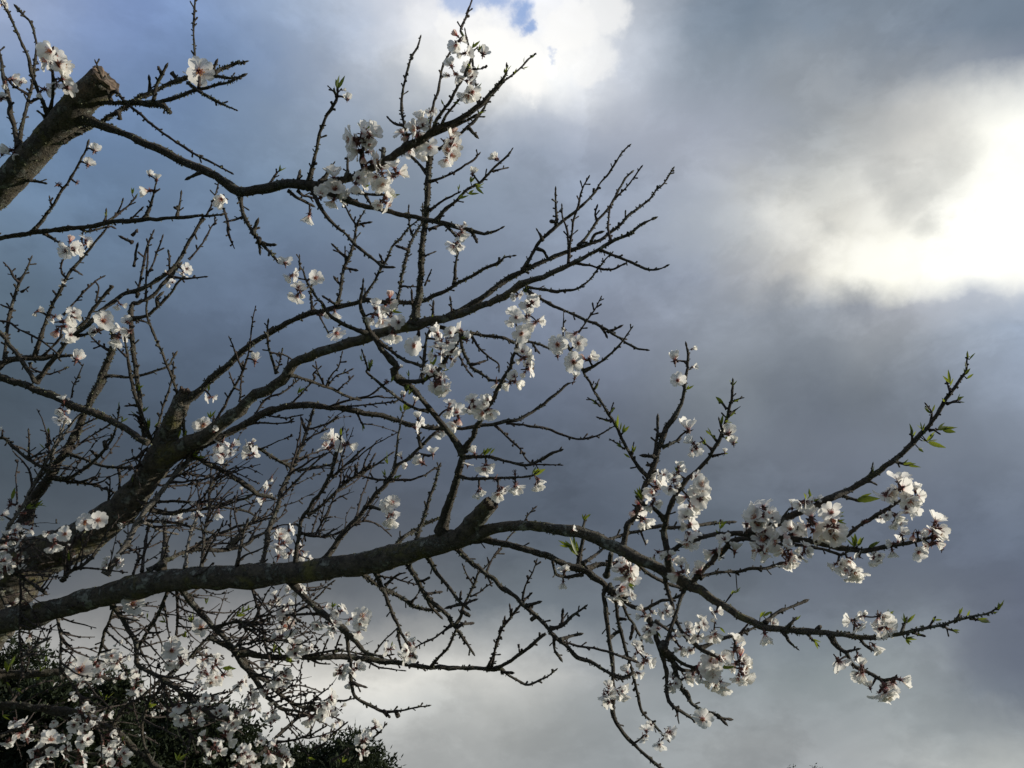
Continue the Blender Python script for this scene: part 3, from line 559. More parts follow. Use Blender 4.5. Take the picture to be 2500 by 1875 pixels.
i3 L3 -.08 | I 1450,1680,66 1420,1500,54 1400,1350,48 1410,1230,44 1440,1120,42 1500,1010,40 1580,900,38 1680,820,36 1760,720,34 1820,620,32 1870,500,28 1910,400,26 1930,300,26 1955,180,22 1950,110,14
i3b i3 . | I 1905,330,18 1840,250,14
i3c i3 . | I 1930,280,18 2030,235,8
i3d i3 . | I 1920,390,16 1960,350,14 2005,310,6
i3e i3 . | I 1830,590,20 1760,520,16
i3f i3 . | I 1790,670,20 1710,570,12
i3g i3 . | I 1790,710,20 1870,690,14
i3h i3 . | I 1870,480,16 1850,420,14
i4 i1 . | I 1320,720,28 1340,560,24 1345,470,20 1345,420,24
i4b i1 . | I 1380,640,26 1500,590,22
i4c i2 . | I 1140,690,16 1150,610,10
i4d i2 . | I 1080,650,14 965,575,8
i4e i2 . | I 970,430,16 870,400,12
i4f i2 . | I 955,370,14 985,290,10
i4g i2 . | I 880,300,16 790,245,10
i4h i2 . | I 835,165,14 870,95,8
i5 i3 -.04 | I 1400,1220,38 1310,1130,30 1230,1100,24 1180,1050,14
i6 L3 .1 | I 930,1390,24 1100,1340,26 1250,1300,28 1360,1270,30 1450,1290,34 1600,1280,30 1750,1260,26 1940,1240,22
i7 i3 -.02 | I 1430,1500,40 1550,1420,38 1700,1370,38 1850,1340,40 2000,1340,44 J 71,1502,46 300,1520,48 450,1535,46 600,1560,46 800,1600,46 950,1610,40 1100,1580,34 1250,1550,28 1350,1530,22 1480,1490,14
i8 L3 -.05 | M 1580,200,50 1650,130,48 1700,70,46 I 1800,1540,42 1880,1480,40 1960,1400,40 2060,1380,34 J 250,1560,28 530,1580,22 750,1640,20 800,1610,16
j1 i7 -.06 | J 60,1500,50 200,1440,54 290,1415,56 450,1340,52 600,1270,50 750,1200,46 900,1120,42 1050,1020,42 1150,950,40 1260,850,36 1330,770,32 1400,690,28 1480,570,26 1550,460,24 1620,360,20 1660,290,16 1670,190,8
j1b j1 . | J 760,1215,26 850,1245,20
j1c j1 . | J 1130,960,24 1200,990,18
j1d j1 . | J 960,1080,24 980,995,10
j1e j1 . | J 940,1110,24 990,1125,14
j1f j1 . | J 1400,700,20 1405,620,18 1370,560,10
j1g j1 . | J 1390,740,18 1470,735,14
j1h j1 . | J 1520,550,18 1600,525,12
j1i j1 . | J 1270,830,20 1262,770,14
j1j j1 . | J 1540,470,18 1520,400,14
j1k j1 . | J 310,1410,30 365,1320,10
j1l j1 . | J 640,1270,28 720,1330,16
j1m j1 . | J 340,1420,26 430,1460,14
j2 i7 -.05 | J 700,1570,36 800,1490,32 900,1420,30 1000,1360,28 1100,1300,26 1220,1230,18
j3 L3 .05 | M 1690,120,30 1750,90,28 1900,70,24 N 0,240,22 100,215,22 200,215,22 300,190,26
n1 L3 -.05 | N 670,690,38 720,770,34 800,850,32 850,920,30 950,970,26 1050,1030,26 1120,1010,18
n1b n1 . | N 780,820,20 860,800,14
n2 L3 .05 | N 200,610,30 300,530,26 370,500,22 480,460,22
n3 m6 .05 | M 1690,690,34 1800,640,30 1900,600,28 2000,580,24 N 100,650,20 160,620,18
n3b n3 . | M 2020,575,22 2060,510,14
n4 L3 . | N 330,670,24 370,740,20 430,790,10
n4b L3 . | N 500,680,20 580,760,10
n4c L3 . | N 870,710,26 940,780,20 1010,820,10
n4d L3 . | N 370,640,24 410,590,18
n4e L3 . | N 1190,680,22 1215,600,18
n4f L3 . | N 1390,640,20 1425,580,12
n4g L3 . | N 1580,600,20 1610,540,14
n4h L3 . | N 1490,630,20 1560,670,14
n4i L3 . | N 1680,575,20 1790,590,14
n4j L3 . | N 580,660,26 597,635,28
n4k L3 . | N 1270,680,20 1340,700,16
n5 L3b .05 | I 690,1640,44 720,1500,36 740,1400,32 750,1300,28 752,1220,20
n5b n5 . | I 710,1510,22 670,1460,16
n5c L3 .05 | I 740,1580,34 830,1520,26 900,1460,20
n6 L3b -.05 | M 740,90,30 640,110,28 530,95,26 510,60,24 500,0,22
n7 L3b .1 | M 760,50,40 850,20,36 1000,-10,34 1170,-30,30
n8 L3 -.05 | M 930,100,40 960,0,36 960,-80,40
m2 L3b .05 | M 930,200,36 1000,300,32 1020,430,30 1060,600,28 1100,760,26 1140,880,24 1170,1000,24 1200,1150,28 1240,1230,24 1300,1290,22 1370,1370,20 1425,1425,14
m2b m2 . | M 1050,540,26 975,590,28
m2c m2 . | M 1040,450,22 1075,450,22
m3 L3b .08 | M 950,180,40 1050,320,30 1100,420,26 1160,520,24 1210,600,22 1220,680,18
m3b m3 . | M 1150,510,24 1130,590,24
m5 L3b -.03 | M 950,200,40 1060,290,36 1130,340,34 1230,370,30 1300,340,26 1400,300,24 1510,275,22
m6 L3 -.08 | M 1390,30,40 1420,200,34 1450,300,32 1500,470,30 1560,580,32 1680,680,34 1800,750,26 1830,770,20
m7 L3 -.05 | M 1570,190,32 1520,330,30 1470,480,28 1430,600,30 1390,690,34
m4 m7 -.05 | M 1270,450,30 1290,480,36 1330,600,44 1380,720,38 1410,860,34 1420,980,30 1430,1080,30 1470,1160,28 1550,1210,26 1650,1270,18
m4b m4 . | M 1500,1180,22 1515,1290,8
m8 m7 . | M 1330,470,26 1420,530,26 1500,550,22
m9 m7 .03 | M 1380,660,56 1450,780,46 1520,850,36 1620,880,26
m9b m9 . | M 1400,700,40 1480,760,34 1560,820,30 1680,870,22
m10 m9 . | M 1480,830,34 1530,1000,36 1580,1060,44 1620,1130,30 1700,1180,26 1800,1220,24 1880,1270,22
m10b m10 . | M 1840,1245,26 1915,1265,22
m10c m10 . | M 1500,640,24 1460,600,24 1420,640,24
m11 L3 .05 | M 1100,-60,40 1170,0,32 1300,100,30 1400,160,28 1560,210,28
m12 L3 -.1 | H 1690,1430,44 1800,1550,40 1900,1620,38 L 1950,90,36 M 0,110,36 100,200,36 220,300,34 320,390,34 420,480,32 500,580,34 600,660,32 700,760,30 830,820,28 900,860,28 970,900,28 1060,930,34 1110,910,24
m13 m12 -.03 | M 560,630,20 620,650,18 750,680,18 950,715,18 1080,770,22 1150,790,22
m14 m12 . | M 470,530,34 560,510,30 650,430,26 750,360,16
m14b m14 . | M 570,500,24 575,400,20
m14c m12 . | M 560,620,28 620,600,24 700,575,22
m14d m12 . | M 510,590,28 510,700,22 550,760,22
m14e m12 . | M 280,350,28 370,320,22
m14f m12 . | M 360,430,28 325,460,30
m15 L3 .2 | L -60,700,50 150,760,46 450,760,44 800,760,46 1100,790,44 1350,830,40 1500,845,38 1700,850,34 1900,850,32 M 0,855,30 80,860,26 150,910,20 250,970,20 300,985,18 400,950,16 520,875,12
m15b m15 -.05 | M 30,855,30 130,805,28 240,730,28 340,650,30 440,570,30
m15c m15b . | M 235,730,18 220,685,12
m15d m15 . | M 80,880,20 150,885,22
m16 m15 -.1 | M 0,850,22 50,620,20 100,500,20 160,430,20 230,350,22 250,290,18 290,150,14 340,60,12 365,-20,10
m16b m16 . | M 255,310,18 320,250,14
m16c m16 . | M 100,510,16 105,460,16
m16d m16 . | M 160,425,16 150,355,14
i9 L3b .1 | L 1985,160,14 H 1950,1650,18 I 0,1550,18 80,1450,16 130,1380,14 180,1320,12
i9b L3 . | I 250,1270,14 300,1180,12 350,1130,12
l1 L3 -.08 | L 350,130,54 450,250,52 600,380,50 750,500,48 850,590,42 920,670,36 990,730,26 1080,750,18
l2 l1 -.03 | L 820,550,34 830,680,30 850,800,28 850,920,28 870,1030,28 900,1090,26 1000,1150,24 1100,1195,24 1200,1200,20 1300,1185,16 1400,1165,14 1475,1155,12
l2b l2 . | L 1215,1195,22 1230,1245,34
l2c l2 . | L 1120,1195,20 1160,1240,20
l2d l2 . | L 870,970,24 950,995,18
l3 L3 -.02 | L 1050,60,42 1100,190,36 1150,310,32 1200,430,30 1240,530,28 1290,620,24 1370,740,18
l3b l3 . | L 1235,530,26 1240,600,24 1255,670,18
l4 L3 .05 | L 920,70,34 1050,160,34 1170,230,32 1280,290,30 1380,360,28 1540,380,22
l5 L3 -.03 | L 1300,-30,44 1400,150,38 1450,250,36 1520,320,34 1600,390,32 1680,490,34 1720,540,28 1780,630,24 1835,715,18
l5b l5 .03 | L 1450,240,28 1490,330,26 1570,430,18
l6 L3 -.06 | L 1470,-60,36 1560,90,32 1640,190,30 1720,290,28 1775,345,24
l7 l5 .05 | L 1690,510,28 1740,430,26 1760,350,24 1800,280,22 1850,180,20 1890,80,18 1950,20,14 H 2060,1470,10
l7b l7 . | L 1850,180,16 1790,90,14 1760,20,10
l7c l7 . | L 1820,270,14 1900,230,12 1985,160,10
l8 l5 . | L 1670,500,22 1550,590,18 1450,640,16 1390,670,12
l9 m15 -.05 | L 1500,840,24 1560,760,22 1640,680,22 1690,560,18
l9b l5 . | L 1710,520,24 1760,495,24 1820,490,22
l9c l7 . | L 1750,380,26 1820,430,30
l9d l6 . | L 1750,330,24 1660,350,22
l9e l6 . | L 1775,330,24 1840,300,18
l9f l6 . | L 1740,290,20 1735,265,18
l10 m15 . | L 1040,740,14 1130,620,14 1220,530,12
l10b m15 . | L 710,740,16 760,600,14
l10c m15 . | L 620,740,16 655,635,14
l10d m15 . | L 530,720,12 620,580,10
l10e m15 . | L 1960,850,22 2010,730,18 2050,620,16 2060,550,18
l10f l5 . | L 1390,150,24 1475,125,20
l10g l5 . | L 1460,250,22 1560,235,20
l11 m15 . | L 480,750,18 600,730,18 720,710,16 830,715,16 950,740,16 1100,750,16 1180,740,12
l12 l1 .05 | L 620,400,20 450,415,20 280,420,18
l12b l12 . | L 380,410,16 500,340,16 600,250,14 700,150,12
l13 m15 . | L 980,790,18 1100,850,14 1280,865,10
l14 l3 . | L 1130,180,22 1220,100,20 1275,80,12
l14b l3 . | L 1080,105,16 1230,130,14 1390,175,12
l14c l4 . | L 1340,320,24 1385,260,10
l15 k2 .05 | K 1700,600,34 1950,750,34 L 30,860,38 150,950,36 300,1080,32 400,1140,28 515,1175,28
k1 L3 .0 | K 1460,190,48 1560,330,46 1700,480,46 1830,620,46 1950,790,46 L 79,950,44 150,1060,40 280,1170,32 400,1190,18
l16 L3 .3 | L -60,1700,34 120,1540,30 260,1400,28 400,1270,26 520,1190,22
l16b l16 . | L 340,1220,22 480,1240,20 530,1180,18
l17 l16 . | L 250,1450,20 400,1430,18 520,1390,16 640,1330,12
l17b l16 -.05 | L 560,1500,20 640,1450,18 720,1370,16 810,1295,12
l17c l16 -.1 | L 700,1600,18 860,1500,18 1050,1400,16 1130,1310,12
l17d k1 . | L 510,1180,24 550,1110,14
l17e l15 -.05 | L 515,1170,20 730,1120,18 870,1100,12
l18 L3 . | L 40,160,20 100,380,20 130,500,20 150,610,20 180,750,20
l18b l18 . | L -60,520,18 60,500,18 180,490,18
l18c l18 . | L 170,620,20 350,640,18 430,660,16 530,605,10
l18d l18 . | L -100,680,18 150,620,16
l18e l18 . | L -80,460,18 60,560,18 160,620,16
k2 L3 -.1 | K 880,300,40 1000,470,38 1080,600,38 1110,700,38 1120,830,36 1250,900,34 1400,1000,32 1550,1110,30 1700,1230,26
k3 L2 -.2 | S -350,1900,20 -150,1730,19 K -20,1150,60 150,1160,60 300,1170,62 450,1200,66 600,1215,66 750,1260,64 900,1350,60 1000,1430,56 1100,1520,52 1250,1640,48 1400,1740,40
k4 L3 .1 | K 1370,170,28 1300,380,28 1230,500,28 1120,680,28
k5 L3 .1 | K 940,300,24 900,430,24 850,560,26 820,680,24 770,800,22
k6 L3 -.05 | K 168,-350,14 165,0,16 165,200,18 160,560,18 170,700,20 180,890,22
k6b L3 . | K 455,380,24 490,600,22 490,780,22 490,900,20
k6c k6 . | K 190,745,22 380,610,16
k7 L3 .1 | K 1430,200,20 1440,420,22 1430,560,20 1420,650,18
k8 L3 -.05 | K -60,-20,26 0,20,24 100,80,24 230,150,22 350,235,20
k8b L3 . | K -60,150,36 0,230,36 80,380,36
k11 L2 .1 | K -40,900,70 150,900,68 300,890,64 500,880,56 700,890,44 900,950,30
k12 k3 . | K 1250,1640,30 1180,1500,26 1150,1330,24 1200,1150,22 1300,1020,18
k13 k3 .05 | K 900,1350,34 1000,1180,30 1150,1080,28 1300,950,28 1500,800,26 1650,640,24 1750,560,20
k14 k3 -.05 | K 120,1900,30 350,1500,28 600,1530,26 900,1560,22 1050,1560,18
k15 k2 -.05 | K 1300,930,24 1400,1150,22 1500,1330,20 1620,1480,18 1660,1540,14
k16 k2 -.03 | K 1690,1220,20 1780,1260,18 1900,1250,14
k17 k3 -.1 | K 600,1000,22 700,1200,22 760,1300,20 820,1390,18
k18 k3 .1 | K 0,1400,26 150,1350,22 300,1430,18
k19 k1 .0 | K 1740,520,26 1900,480,24 2070,480,20
'''
def src(sh, x, y):
    ox, oy, s = SHEET[sh]; return ox + x / s, oy + y / s
def P3(px, py, d):
    px = np.asarray(px, float); py = np.asarray(py, float); d = np.asarray(d, float)
    return CAM + d[..., None] * (FWD + RIGHT * ((px - 1250) / FOC)[..., None] - UP * ((py - 937.5) / FOC)[..., None])

raw = {}
for ln in BR.strip().splitlines():
    head, body = ln.split('|'); bid, par, dep = head.split()
    sh = None; pts = []
    for tok in body.split():
        if tok in SHEET: sh = tok; continue
        v = [float(q) for q in tok.split(',')]
        x, y = src(sh, v[0], v[1]); w = v[2] / SHEET[sh][2] if len(v) > 2 else None
        pts.append([x, y, w])
    i = 2
    while i < len(pts):                       # overlapping survey sheets: drop points that run backwards
        v1 = (pts[i-1][0] - pts[i-2][0], pts[i-1][1] - pts[i-2][1]); v2 = (pts[i][0] - pts[i-1][0], pts[i][1] - pts[i-1][1])
        if v1[0] * v2[0] + v1[1] * v2[1] < -0.3 * math.hypot(*v1) * math.hypot(*v2) or math.hypot(*v2) < 2: del pts[i]
        else: i += 1
    ws = [p[2] for p in pts]; idx = [i for i, w in enumerate(ws) if w is not None]
    ws = np.interp(range(len(ws)), idx, [ws[i] for i in idx])
    raw[bid] = dict(par=par, dep=dep, x=np.array([p[0] for p in pts]), y=np.array([p[1] for p in pts]), w=np.array(ws))

def resample(x, y, w, step):
    P = np.stack([x, y, w], 1); out = []
    n = len(P)
    for i in range(n - 1):
        p0 = P[max(i - 1, 0)]; p1 = P[i]; p2 = P[i + 1]; p3 = P[min(i + 2, n - 1)]
        L = np.hypot(*(p2 - p1)[:2]); m = max(int(L / step), 1)
        t = (np.arange(m) / m)[:, None]
        c = p1 + 0.5 * t * (p2 - p0 + t * (2 * p0 - 5 * p1 + 4 * p2 - p3 + t * (3 * (p1 - p2) + p3 - p0)))
        out.append(c)
    out.append(P[-1:]); return np.concatenate(out)

BRS = {}
def build_path(bid):
    if bid in BRS: return
    r = raw[bid]
    if r['par'] != '-' : build_path(r['par'])
    wm = r['w'].max(); step = min(max(wm * 0.35, 3.0), 12.0)
    c = resample(r['x'], r['y'], r['w'], step)
    seg = np.hypot(np.diff(c[:, 0]), np.diff(c[:, 1])); s = np.concatenate([[0], np.cumsum(seg)])
    u = s / max(s[-1], 1e-6)
    if r['dep'].startswith('@'):
        a, b = [float(q) for q in r['dep'][1:].split('>')]; d = a + (b - a) * u
    else:
        pb = BRS[r['par']]; k = np.argmin((pb['x'] - c[0, 0]) ** 2 + (pb['y'] - c[0, 1]) ** 2)
        L = s[-1] / FOC * 1.8
        dz = R_.uniform(-0.35, 0.35) * L if r['dep'] == '.' else float(r['dep'])
        d = pb['d'][k] + dz * u
    # slow natural waver plus a little crookedness at the nodes
    n = len(c); amp = 0.9 if wm < 12 else 1.6
    def wob(per):
        k = max(int(s[-1] / per), 1) + 2
        return np.interp(u * (k - 1), range(k), NR.normal(0, 1, k))
    fade = np.clip(u * 8, 0, 1)
    nx = -np.gradient(c[:, 1]); ny = np.gradient(c[:, 0]); nn = np.hypot(nx, ny) + 1e-9
    o = amp * (wob(22) * 0.8 + wob(9) * 0.3) * fade
    BRS[bid] = dict(x=c[:, 0] + nx / nn * o, y=c[:, 1] + ny / nn * o, w=c[:, 2], d=d + wob(60) * 0.006 * fade, s=s, u=u, par=r['par'], auto=False)
for b in raw: build_path(b)

# twigs of the thicket behind the lower boughs: each springs from a traced branch
pool = [b for b in BRS if 3 < BRS[b]['w'].mean() < 26]
def region(x, y): return (0 < x < 760 and 1050 < y < 1800) or (760 <= x < 900 and 1000 < y < 1330)
cand = []
for b in pool:
    B = BRS[b]
    for k in range(3, len(B['x']) - 1, 3):
        if region(B['x'][k], B['y'][k]): cand.append((b, k))
R_.shuffle(cand)
while len(cand) < 2400: cand = cand + cand
na = 0
for (b, k) in cand:
    if na >= 540: break
    if na > 340 and not (B_ := BRS[b])['y'][k] > 1380: continue
    if R_.random() < .12 and na > 20: b, k = cand[-R_.randint(1, 60)]
    B = BRS[b]; x0, y0, d0, w0 = B['x'][k], B['y'][k], B['d'][k], B['w'][k]
    tx = B['x'][k] - B['x'][k - 2]; ty = B['y'][k] - B['y'][k - 2]; a0 = math.atan2(ty, tx)
    upd = -1 if y0 < 1420 else R_.choice((-1, -1, 1))
    a = a0 + R_.choice((-1, 1)) * R_.uniform(0.5, 1.2)
    tgt = upd * R_.uniform(0.5, 1.5)
    a = a * 0.4 + tgt * 0.6
    L = R_.uniform(30, 150) * (1 if na < 140 else .8); w = min(w0 * 0.75, R_.uniform(3.4, 7.0)); n = int(L / 4) + 3
    cv = R_.uniform(-0.5, 0.5) / n - 0.004 * upd
    xs, ys = [x0], [y0]; cur = a
    for q in range(n):
        cur += cv + R_.gauss(0, 0.07); xs.append(xs[-1] + 4 * math.cos(cur)); ys.append(ys[-1] + 4 * math.sin(cur))
    if min(ys) < 1000: continue
    xs = np.array(xs); ys = np.array(ys); u = np.linspace(0, 1, len(xs))
    BRS['auto%d' % na] = dict(x=xs, y=ys, w=w * (1 - 0.55 * u), d=d0 + R_.uniform(-0.25, 0.35) * u * L / 150, s=u * L, u=u, par=b, auto=True)
    if na % 2:                      # a side shoot may fork again
        for kq in (len(xs) // 3, 2 * len(xs) // 3): cand.append(('auto%d' % na, kq))
    na += 1

# ------------------------------------------------------------------ objects
def mesh_obj(name, V, F, mat, parent=None, smooth=True, mats=None, fm=None):
    me = bpy.data.meshes.new(name); me.from_pydata([tuple(v) for v in V], [], F)
    for m in (mats or [mat]): me.materials.append(m)
    if fm is not None: me.polygons.foreach_set('material_index', fm)
    if smooth: me.polygons.foreach_set('use_smooth', [True] * len(me.polygons))
    me.update()
    o = bpy.data.objects.new(name, me); COL.objects.link(o)
    if parent: o.parent = parent
    return o
def empty(name, loc, label, cat):
    o = bpy.data.objects.new(name, None); o.empty_display_size = 0.2; o.location = loc; COL.objects.link(o)
    if label: o['label'] = label; o['category'] = cat
    return o
def tube(P, r, sides, V, F, cap0=False, cap1=True, jit=0.0, flat=None):
    """append a tapered tube; P (n,3), r (n,)"""
    n = len(P); T = np.gradient(P, axis=0); T /= (np.linalg.norm(T, axis=1, keepdims=True) + 1e-12)
    ref = np.array([0.3, -0.9, 0.25]); a = np.cross(T[0], ref); a /= np.linalg.norm(a) + 1e-9
    base = len(V); ang = np.arange(sides) * 2 * math.pi / sides; ca = np.cos(ang)[:, None]; sa = np.sin(ang)[:, None]
    for i in range(n):
        a = a - T[i] * a.dot(T[i]); a /= np.linalg.norm(a) + 1e-12; b = np.cross(T[i], a)
        rr = r[i] * (1 + (NR.normal(0, jit, (sides, 1)) if jit else 0))
        V.extend((P[i] + rr * (ca * a + sa * b)).tolist())
    for i in range(n - 1):
        p = base + i * sides; q = p + sides
        for j in range(sides):
            k = (j + 1) % sides; F.append((p + j, p + k, q + k, q + j))
    if cap1: F.append(tuple(base + (n - 1) * sides + j for j in range(sides)))
    if cap0: F.append(tuple(base + j for j in reversed(range(sides))))
    return T

TB = P3(-500.0, 2400.0, 2.5); TB = np.array([TB[0], TB[1], 0.0])
tree = empty('almond_tree', TB, 'white-blossomed almond tree with lichened bark and sawn limb stumps reaching across the sky', 'tree')
# trunk goes straight down to the ground under the fork
kk = BRS['tr']; top = P3(kk['x'], kk['y'], kk['d'])
fork = top[-1]
tv = np.linspace(0, 1, 40)[:, None]
tp = np.array([TB[0], TB[1], -0.15]) * (1 - tv) + fork * tv + np.stack([0.03 * np.sin(tv[:, 0] * 7), 0.02 * np.cos(tv[:, 0] * 5), 0 * tv[:, 0]], 1)
V, F = [], []
tube(tp - TB, 0.10 - 0.02 * tv[:, 0] + 0.07 * np.exp(-tv[:, 0] * 8), 20, V, F, jit=0.03)
mesh_obj('trunk', V, F, M['limb'], tree)

LICH = {'a16': 1.3, 'a8': 1.2, 'a10': .5, 'a11': .8, 'a14': 1.2, 'L1': 1.3, 'b1': .6, 'b4': 1.2, 'd27': 1.2, 'g1': .6, 'b3': .35, 'f1': .5, 'b10': 1, 'b9': .6,
        'b2': .5, 'L3': .45, 'L2': .8, 'h1': .3, 'h15': .8, 'h16': .8, 'l4': .9, 'l5': .4, 'm10': .5, 'h10': .5, 'b8': .4, 'l9': .5, 'm12': .3, 'b25': .4, 'g15b': 1,
        'g13': .3, 'f20': .6, 'f14': .4, 'h11': .6, 'm15': .3, 'b5': .3, 'k3': .4, 'i1': .15, 'l3': .3, 'b29b': .8, 'f22': .6, 'g4': .3, 'b13': .4, 'h5': .1}
LV, LF = [], []
PALE = {'k9', 'k10', 'k10b', 'g14b', 'g15', 'g16b', 'k6b', 'k6c', 'h6'}
NONUB = {'tr', 'st1', 'f6b', 'd5b'}
tips = {}
def frame(t):
    a = np.cross(t, [0.2, -0.95, 0.3]); a /= np.linalg.norm(a) + 1e-9; return a, np.cross(t, a)
TVs, TFs, nauto = [], [], 0
samp = []           # every branch sample, for hanging blossom
for bid, B in BRS.items():
    samp.append(np.stack([B['x'], B['y'], B['d'], B['w']], 1))
    if bid == 'tr': continue
    Pw = P3(B['x'], B['y'], B['d']) - TB; w = B['w'].copy()
    r = w * 0.5 / FOC * B['d']
    L = B['s'][-1]
    n = len(r)
    big = w.max() > 30
    k = max(int(L / (w.mean() * (0.8 if big else 1.6) + 2)), 2) + 2
    r = r * (1 + np.interp(B['u'] * (k - 1), range(k), NR.normal(0, 0.045 if big else 0.10, k)))
    if w[-1] < 9: r[-1] *= 0.55
    if bid not in ('L1', 'L2', 'L3', 'tr', 'st1'): r = r * (1 + 0.55 * np.exp(-B['s'] / (0.9 * w[0] + 2)))     # collar where it leaves its parent
    if big:                                                                      # swellings and old knots
        for q in range(int(L / 90) + 1):
            r = r * (1 + R_.uniform(-.05, .13) * np.exp(-((B['s'] - R_.uniform(0, L)) / R_.uniform(12, 30)) ** 2))
    sides = 22 if big else (10 if w.max() > 12 else 7)
    V, F = [], []
    T = tube(Pw, r, sides, V, F, cap0=True, jit=0.04 if big else 0.06)
    mpp = B['d'].mean() / FOC
    # spurs and bud nubs
    if bid not in NONUB:
        dens = 19.0 if w.mean() < 11 else (26.0 if w.mean() < 22 else 40.0)
        s = dens * 0.6; side = 1
        while s < L - 2:
            i = int(np.searchsorted(B['s'], s)); i = min(i, n - 1)
            a, b = frame(T[i]); th = R_.uniform(-0.9, 0.9) + (0 if side > 0 else math.pi)
            # spurs sit alternately; a lies mostly across the view
            dirn = math.cos(th) * a + math.sin(th) * b
            fw = R_.uniform(0.3, 1.1); dv = dirn + T[i] * fw; dv /= np.linalg.norm(dv)
            if big: ln = R_.uniform(2, 6); wr = R_.uniform(1.8, 3.5)
            elif w.mean() > 13: ln = R_.uniform(1.5, 4.5); wr = R_.uniform(1.8, 3.6)
            elif R_.random() < 0.20: ln = R_.uniform(9, 17); wr = R_.uniform(1.8, 2.4)
            else: ln = R_.uniform(1.5, 9.0); wr = R_.uniform(1.3, 3.4)
            if B['auto']: ln *= 0.8
            ln *= mpp; wr *= mpp
            p0 = Pw[i] + dirn * r[i] * 0.5; p1 = p0 + dv * (ln + r[i] * 0.4)
            bend = T[i] * ln * 0.15
            tt = np.array([0, 0.35, 0.7, 0.88, 1.0])[:, None]
            PP = p0 * (1 - tt) + p1 * tt + bend * tt * tt
            tube(PP, wr * np.array([1.15, 0.85, 1.0, 1.05, 0.35]) * R_.uniform(.8, 1.1), 5, V, F, jit=0.08)
            side = -side; s += dens * (0.3 + min(R_.expovariate(1.5), 2.2))
        # terminal bud
        if w[-1] < 9:
            e = Pw[-1]; t = T[-1]; q = w[-1] * 0.5 * mpp
            tt = np.array([-0.5, 0.6, 1.8, 3.2])[:, None]
            tube(e + t * tt * q * 1.6, q * np.array([0.9, 1.25, 1.1, 0.2]), 6, V, F)
    nm = 'limb' if w.max() > 30 else ('branch' if w.max() > 7.3 else 'twig')
    if bid in ('st1',): nm = 'limb_stump'
    mt = M['limb'] if big else (M['pale'] if bid in PALE else (M['branch'] if nm == 'branch' else M['twig']))
    if B['auto'] and nauto >= 60:
        o_ = len(TVs); TVs.extend(V); TFs.extend(tuple(a + o_ for a in f) for f in F); continue
    if B['auto']: nauto += 1
    bo = mesh_obj(nm, V, F, mt, tree)
    tips[bid] = (Pw[-1], T[-1], r[-1], bo)
    # lichen tufts
    ld = LICH.get(bid, 0.10 if (w.mean() < 14 and not B['auto']) else 0)
    for q in range(int(L * ld * 0.55)):
        i = R_.randrange(n); a, b = frame(T[i]); th = R_.uniform(0, 2 * math.pi)
        dn = math.cos(th) * a + math.sin(th) * b; c = Pw[i] + dn * r[i] * 0.95 + T[i] * R_.uniform(-4, 4) * mpp
        for z in range(R_.randint(3, 6)):
            v = dn * R_.uniform(0.5, 1.4) + np.array([R_.gauss(0, .7) for _ in range(3)]); v /= np.linalg.norm(v)
            l = R_.uniform(1.5, 5.0) * mpp; u2 = np.cross(v, [R_.gauss(0, 1) for _ in range(3)]); u2 /= np.linalg.norm(u2) + 1e-9
            h = R_.uniform(0.5, 1.3) * mpp; o = len(LV)
            LV.extend([c + u2 * h, c - u2 * h, c + v * l * .6 - u2 * h * 1.3 + dn * h, c + v * l, c + v * l * .6 + u2 * h * 1.3])
            LF.append((o, o + 1, o + 2, o + 3, o + 4))
lo = mesh_obj('lichen', LV, LF, M['lichen'], tree, smooth=False); lo['kind'] = 'stuff'

o = mesh_obj('fine_twigs', TVs, TFs, M['twig'], tree); o['kind'] = 'stuff'
# sawn and broken ends
def cut_end(bid, mat, depth, tilt, rad, name, rim=True):
    e, t, r, bo = tips[bid]; a, b = frame(t); r *= rad
    V, F = [], []; S = 28
    rings = [(1.0, -0.004), (1.02, 0.004), (0.93, 0.007), (0.80, 0.004), (0.55, 0.004 - depth * .7), (0.25, 0.003 - depth), (0.05, 0.003 - depth)]
    jr = NR.normal(0, 0.035, S); jz = NR.normal(0, 0.0022, S)
    for (f, z) in rings:
        for j in range(S):
            th = 2 * math.pi * j / S; rr = r * f * (1 + jr[j])
            V.append(e + rr * (math.cos(th) * a + math.sin(th) * b) + t * (z + jz[j] * (f > .3) + tilt * math.cos(th) * r * f))
    for q in range(len(rings) - 1):
        for j in range(S):
            k = (j + 1) % S; F.append((q * S + j, q * S + k, (q + 1) * S + k, (q + 1) * S + j))
    F.append(tuple((len(rings) - 1) * S + j for j in range(S)))
    mesh_obj(name, V, F, mat, bo, smooth=False)
cut_end('L1', M['cut'], 0.001, 0.10, 0.99, 'sawn_end')
cut_end('st1', M['rot'], 0.035, 0.22, 0.99, 'broken_end')
cut_end('L2', M['rot'], 0.012, 0.10, 0.98, 'weathered_end')
SAMP = np.concatenate(samp)

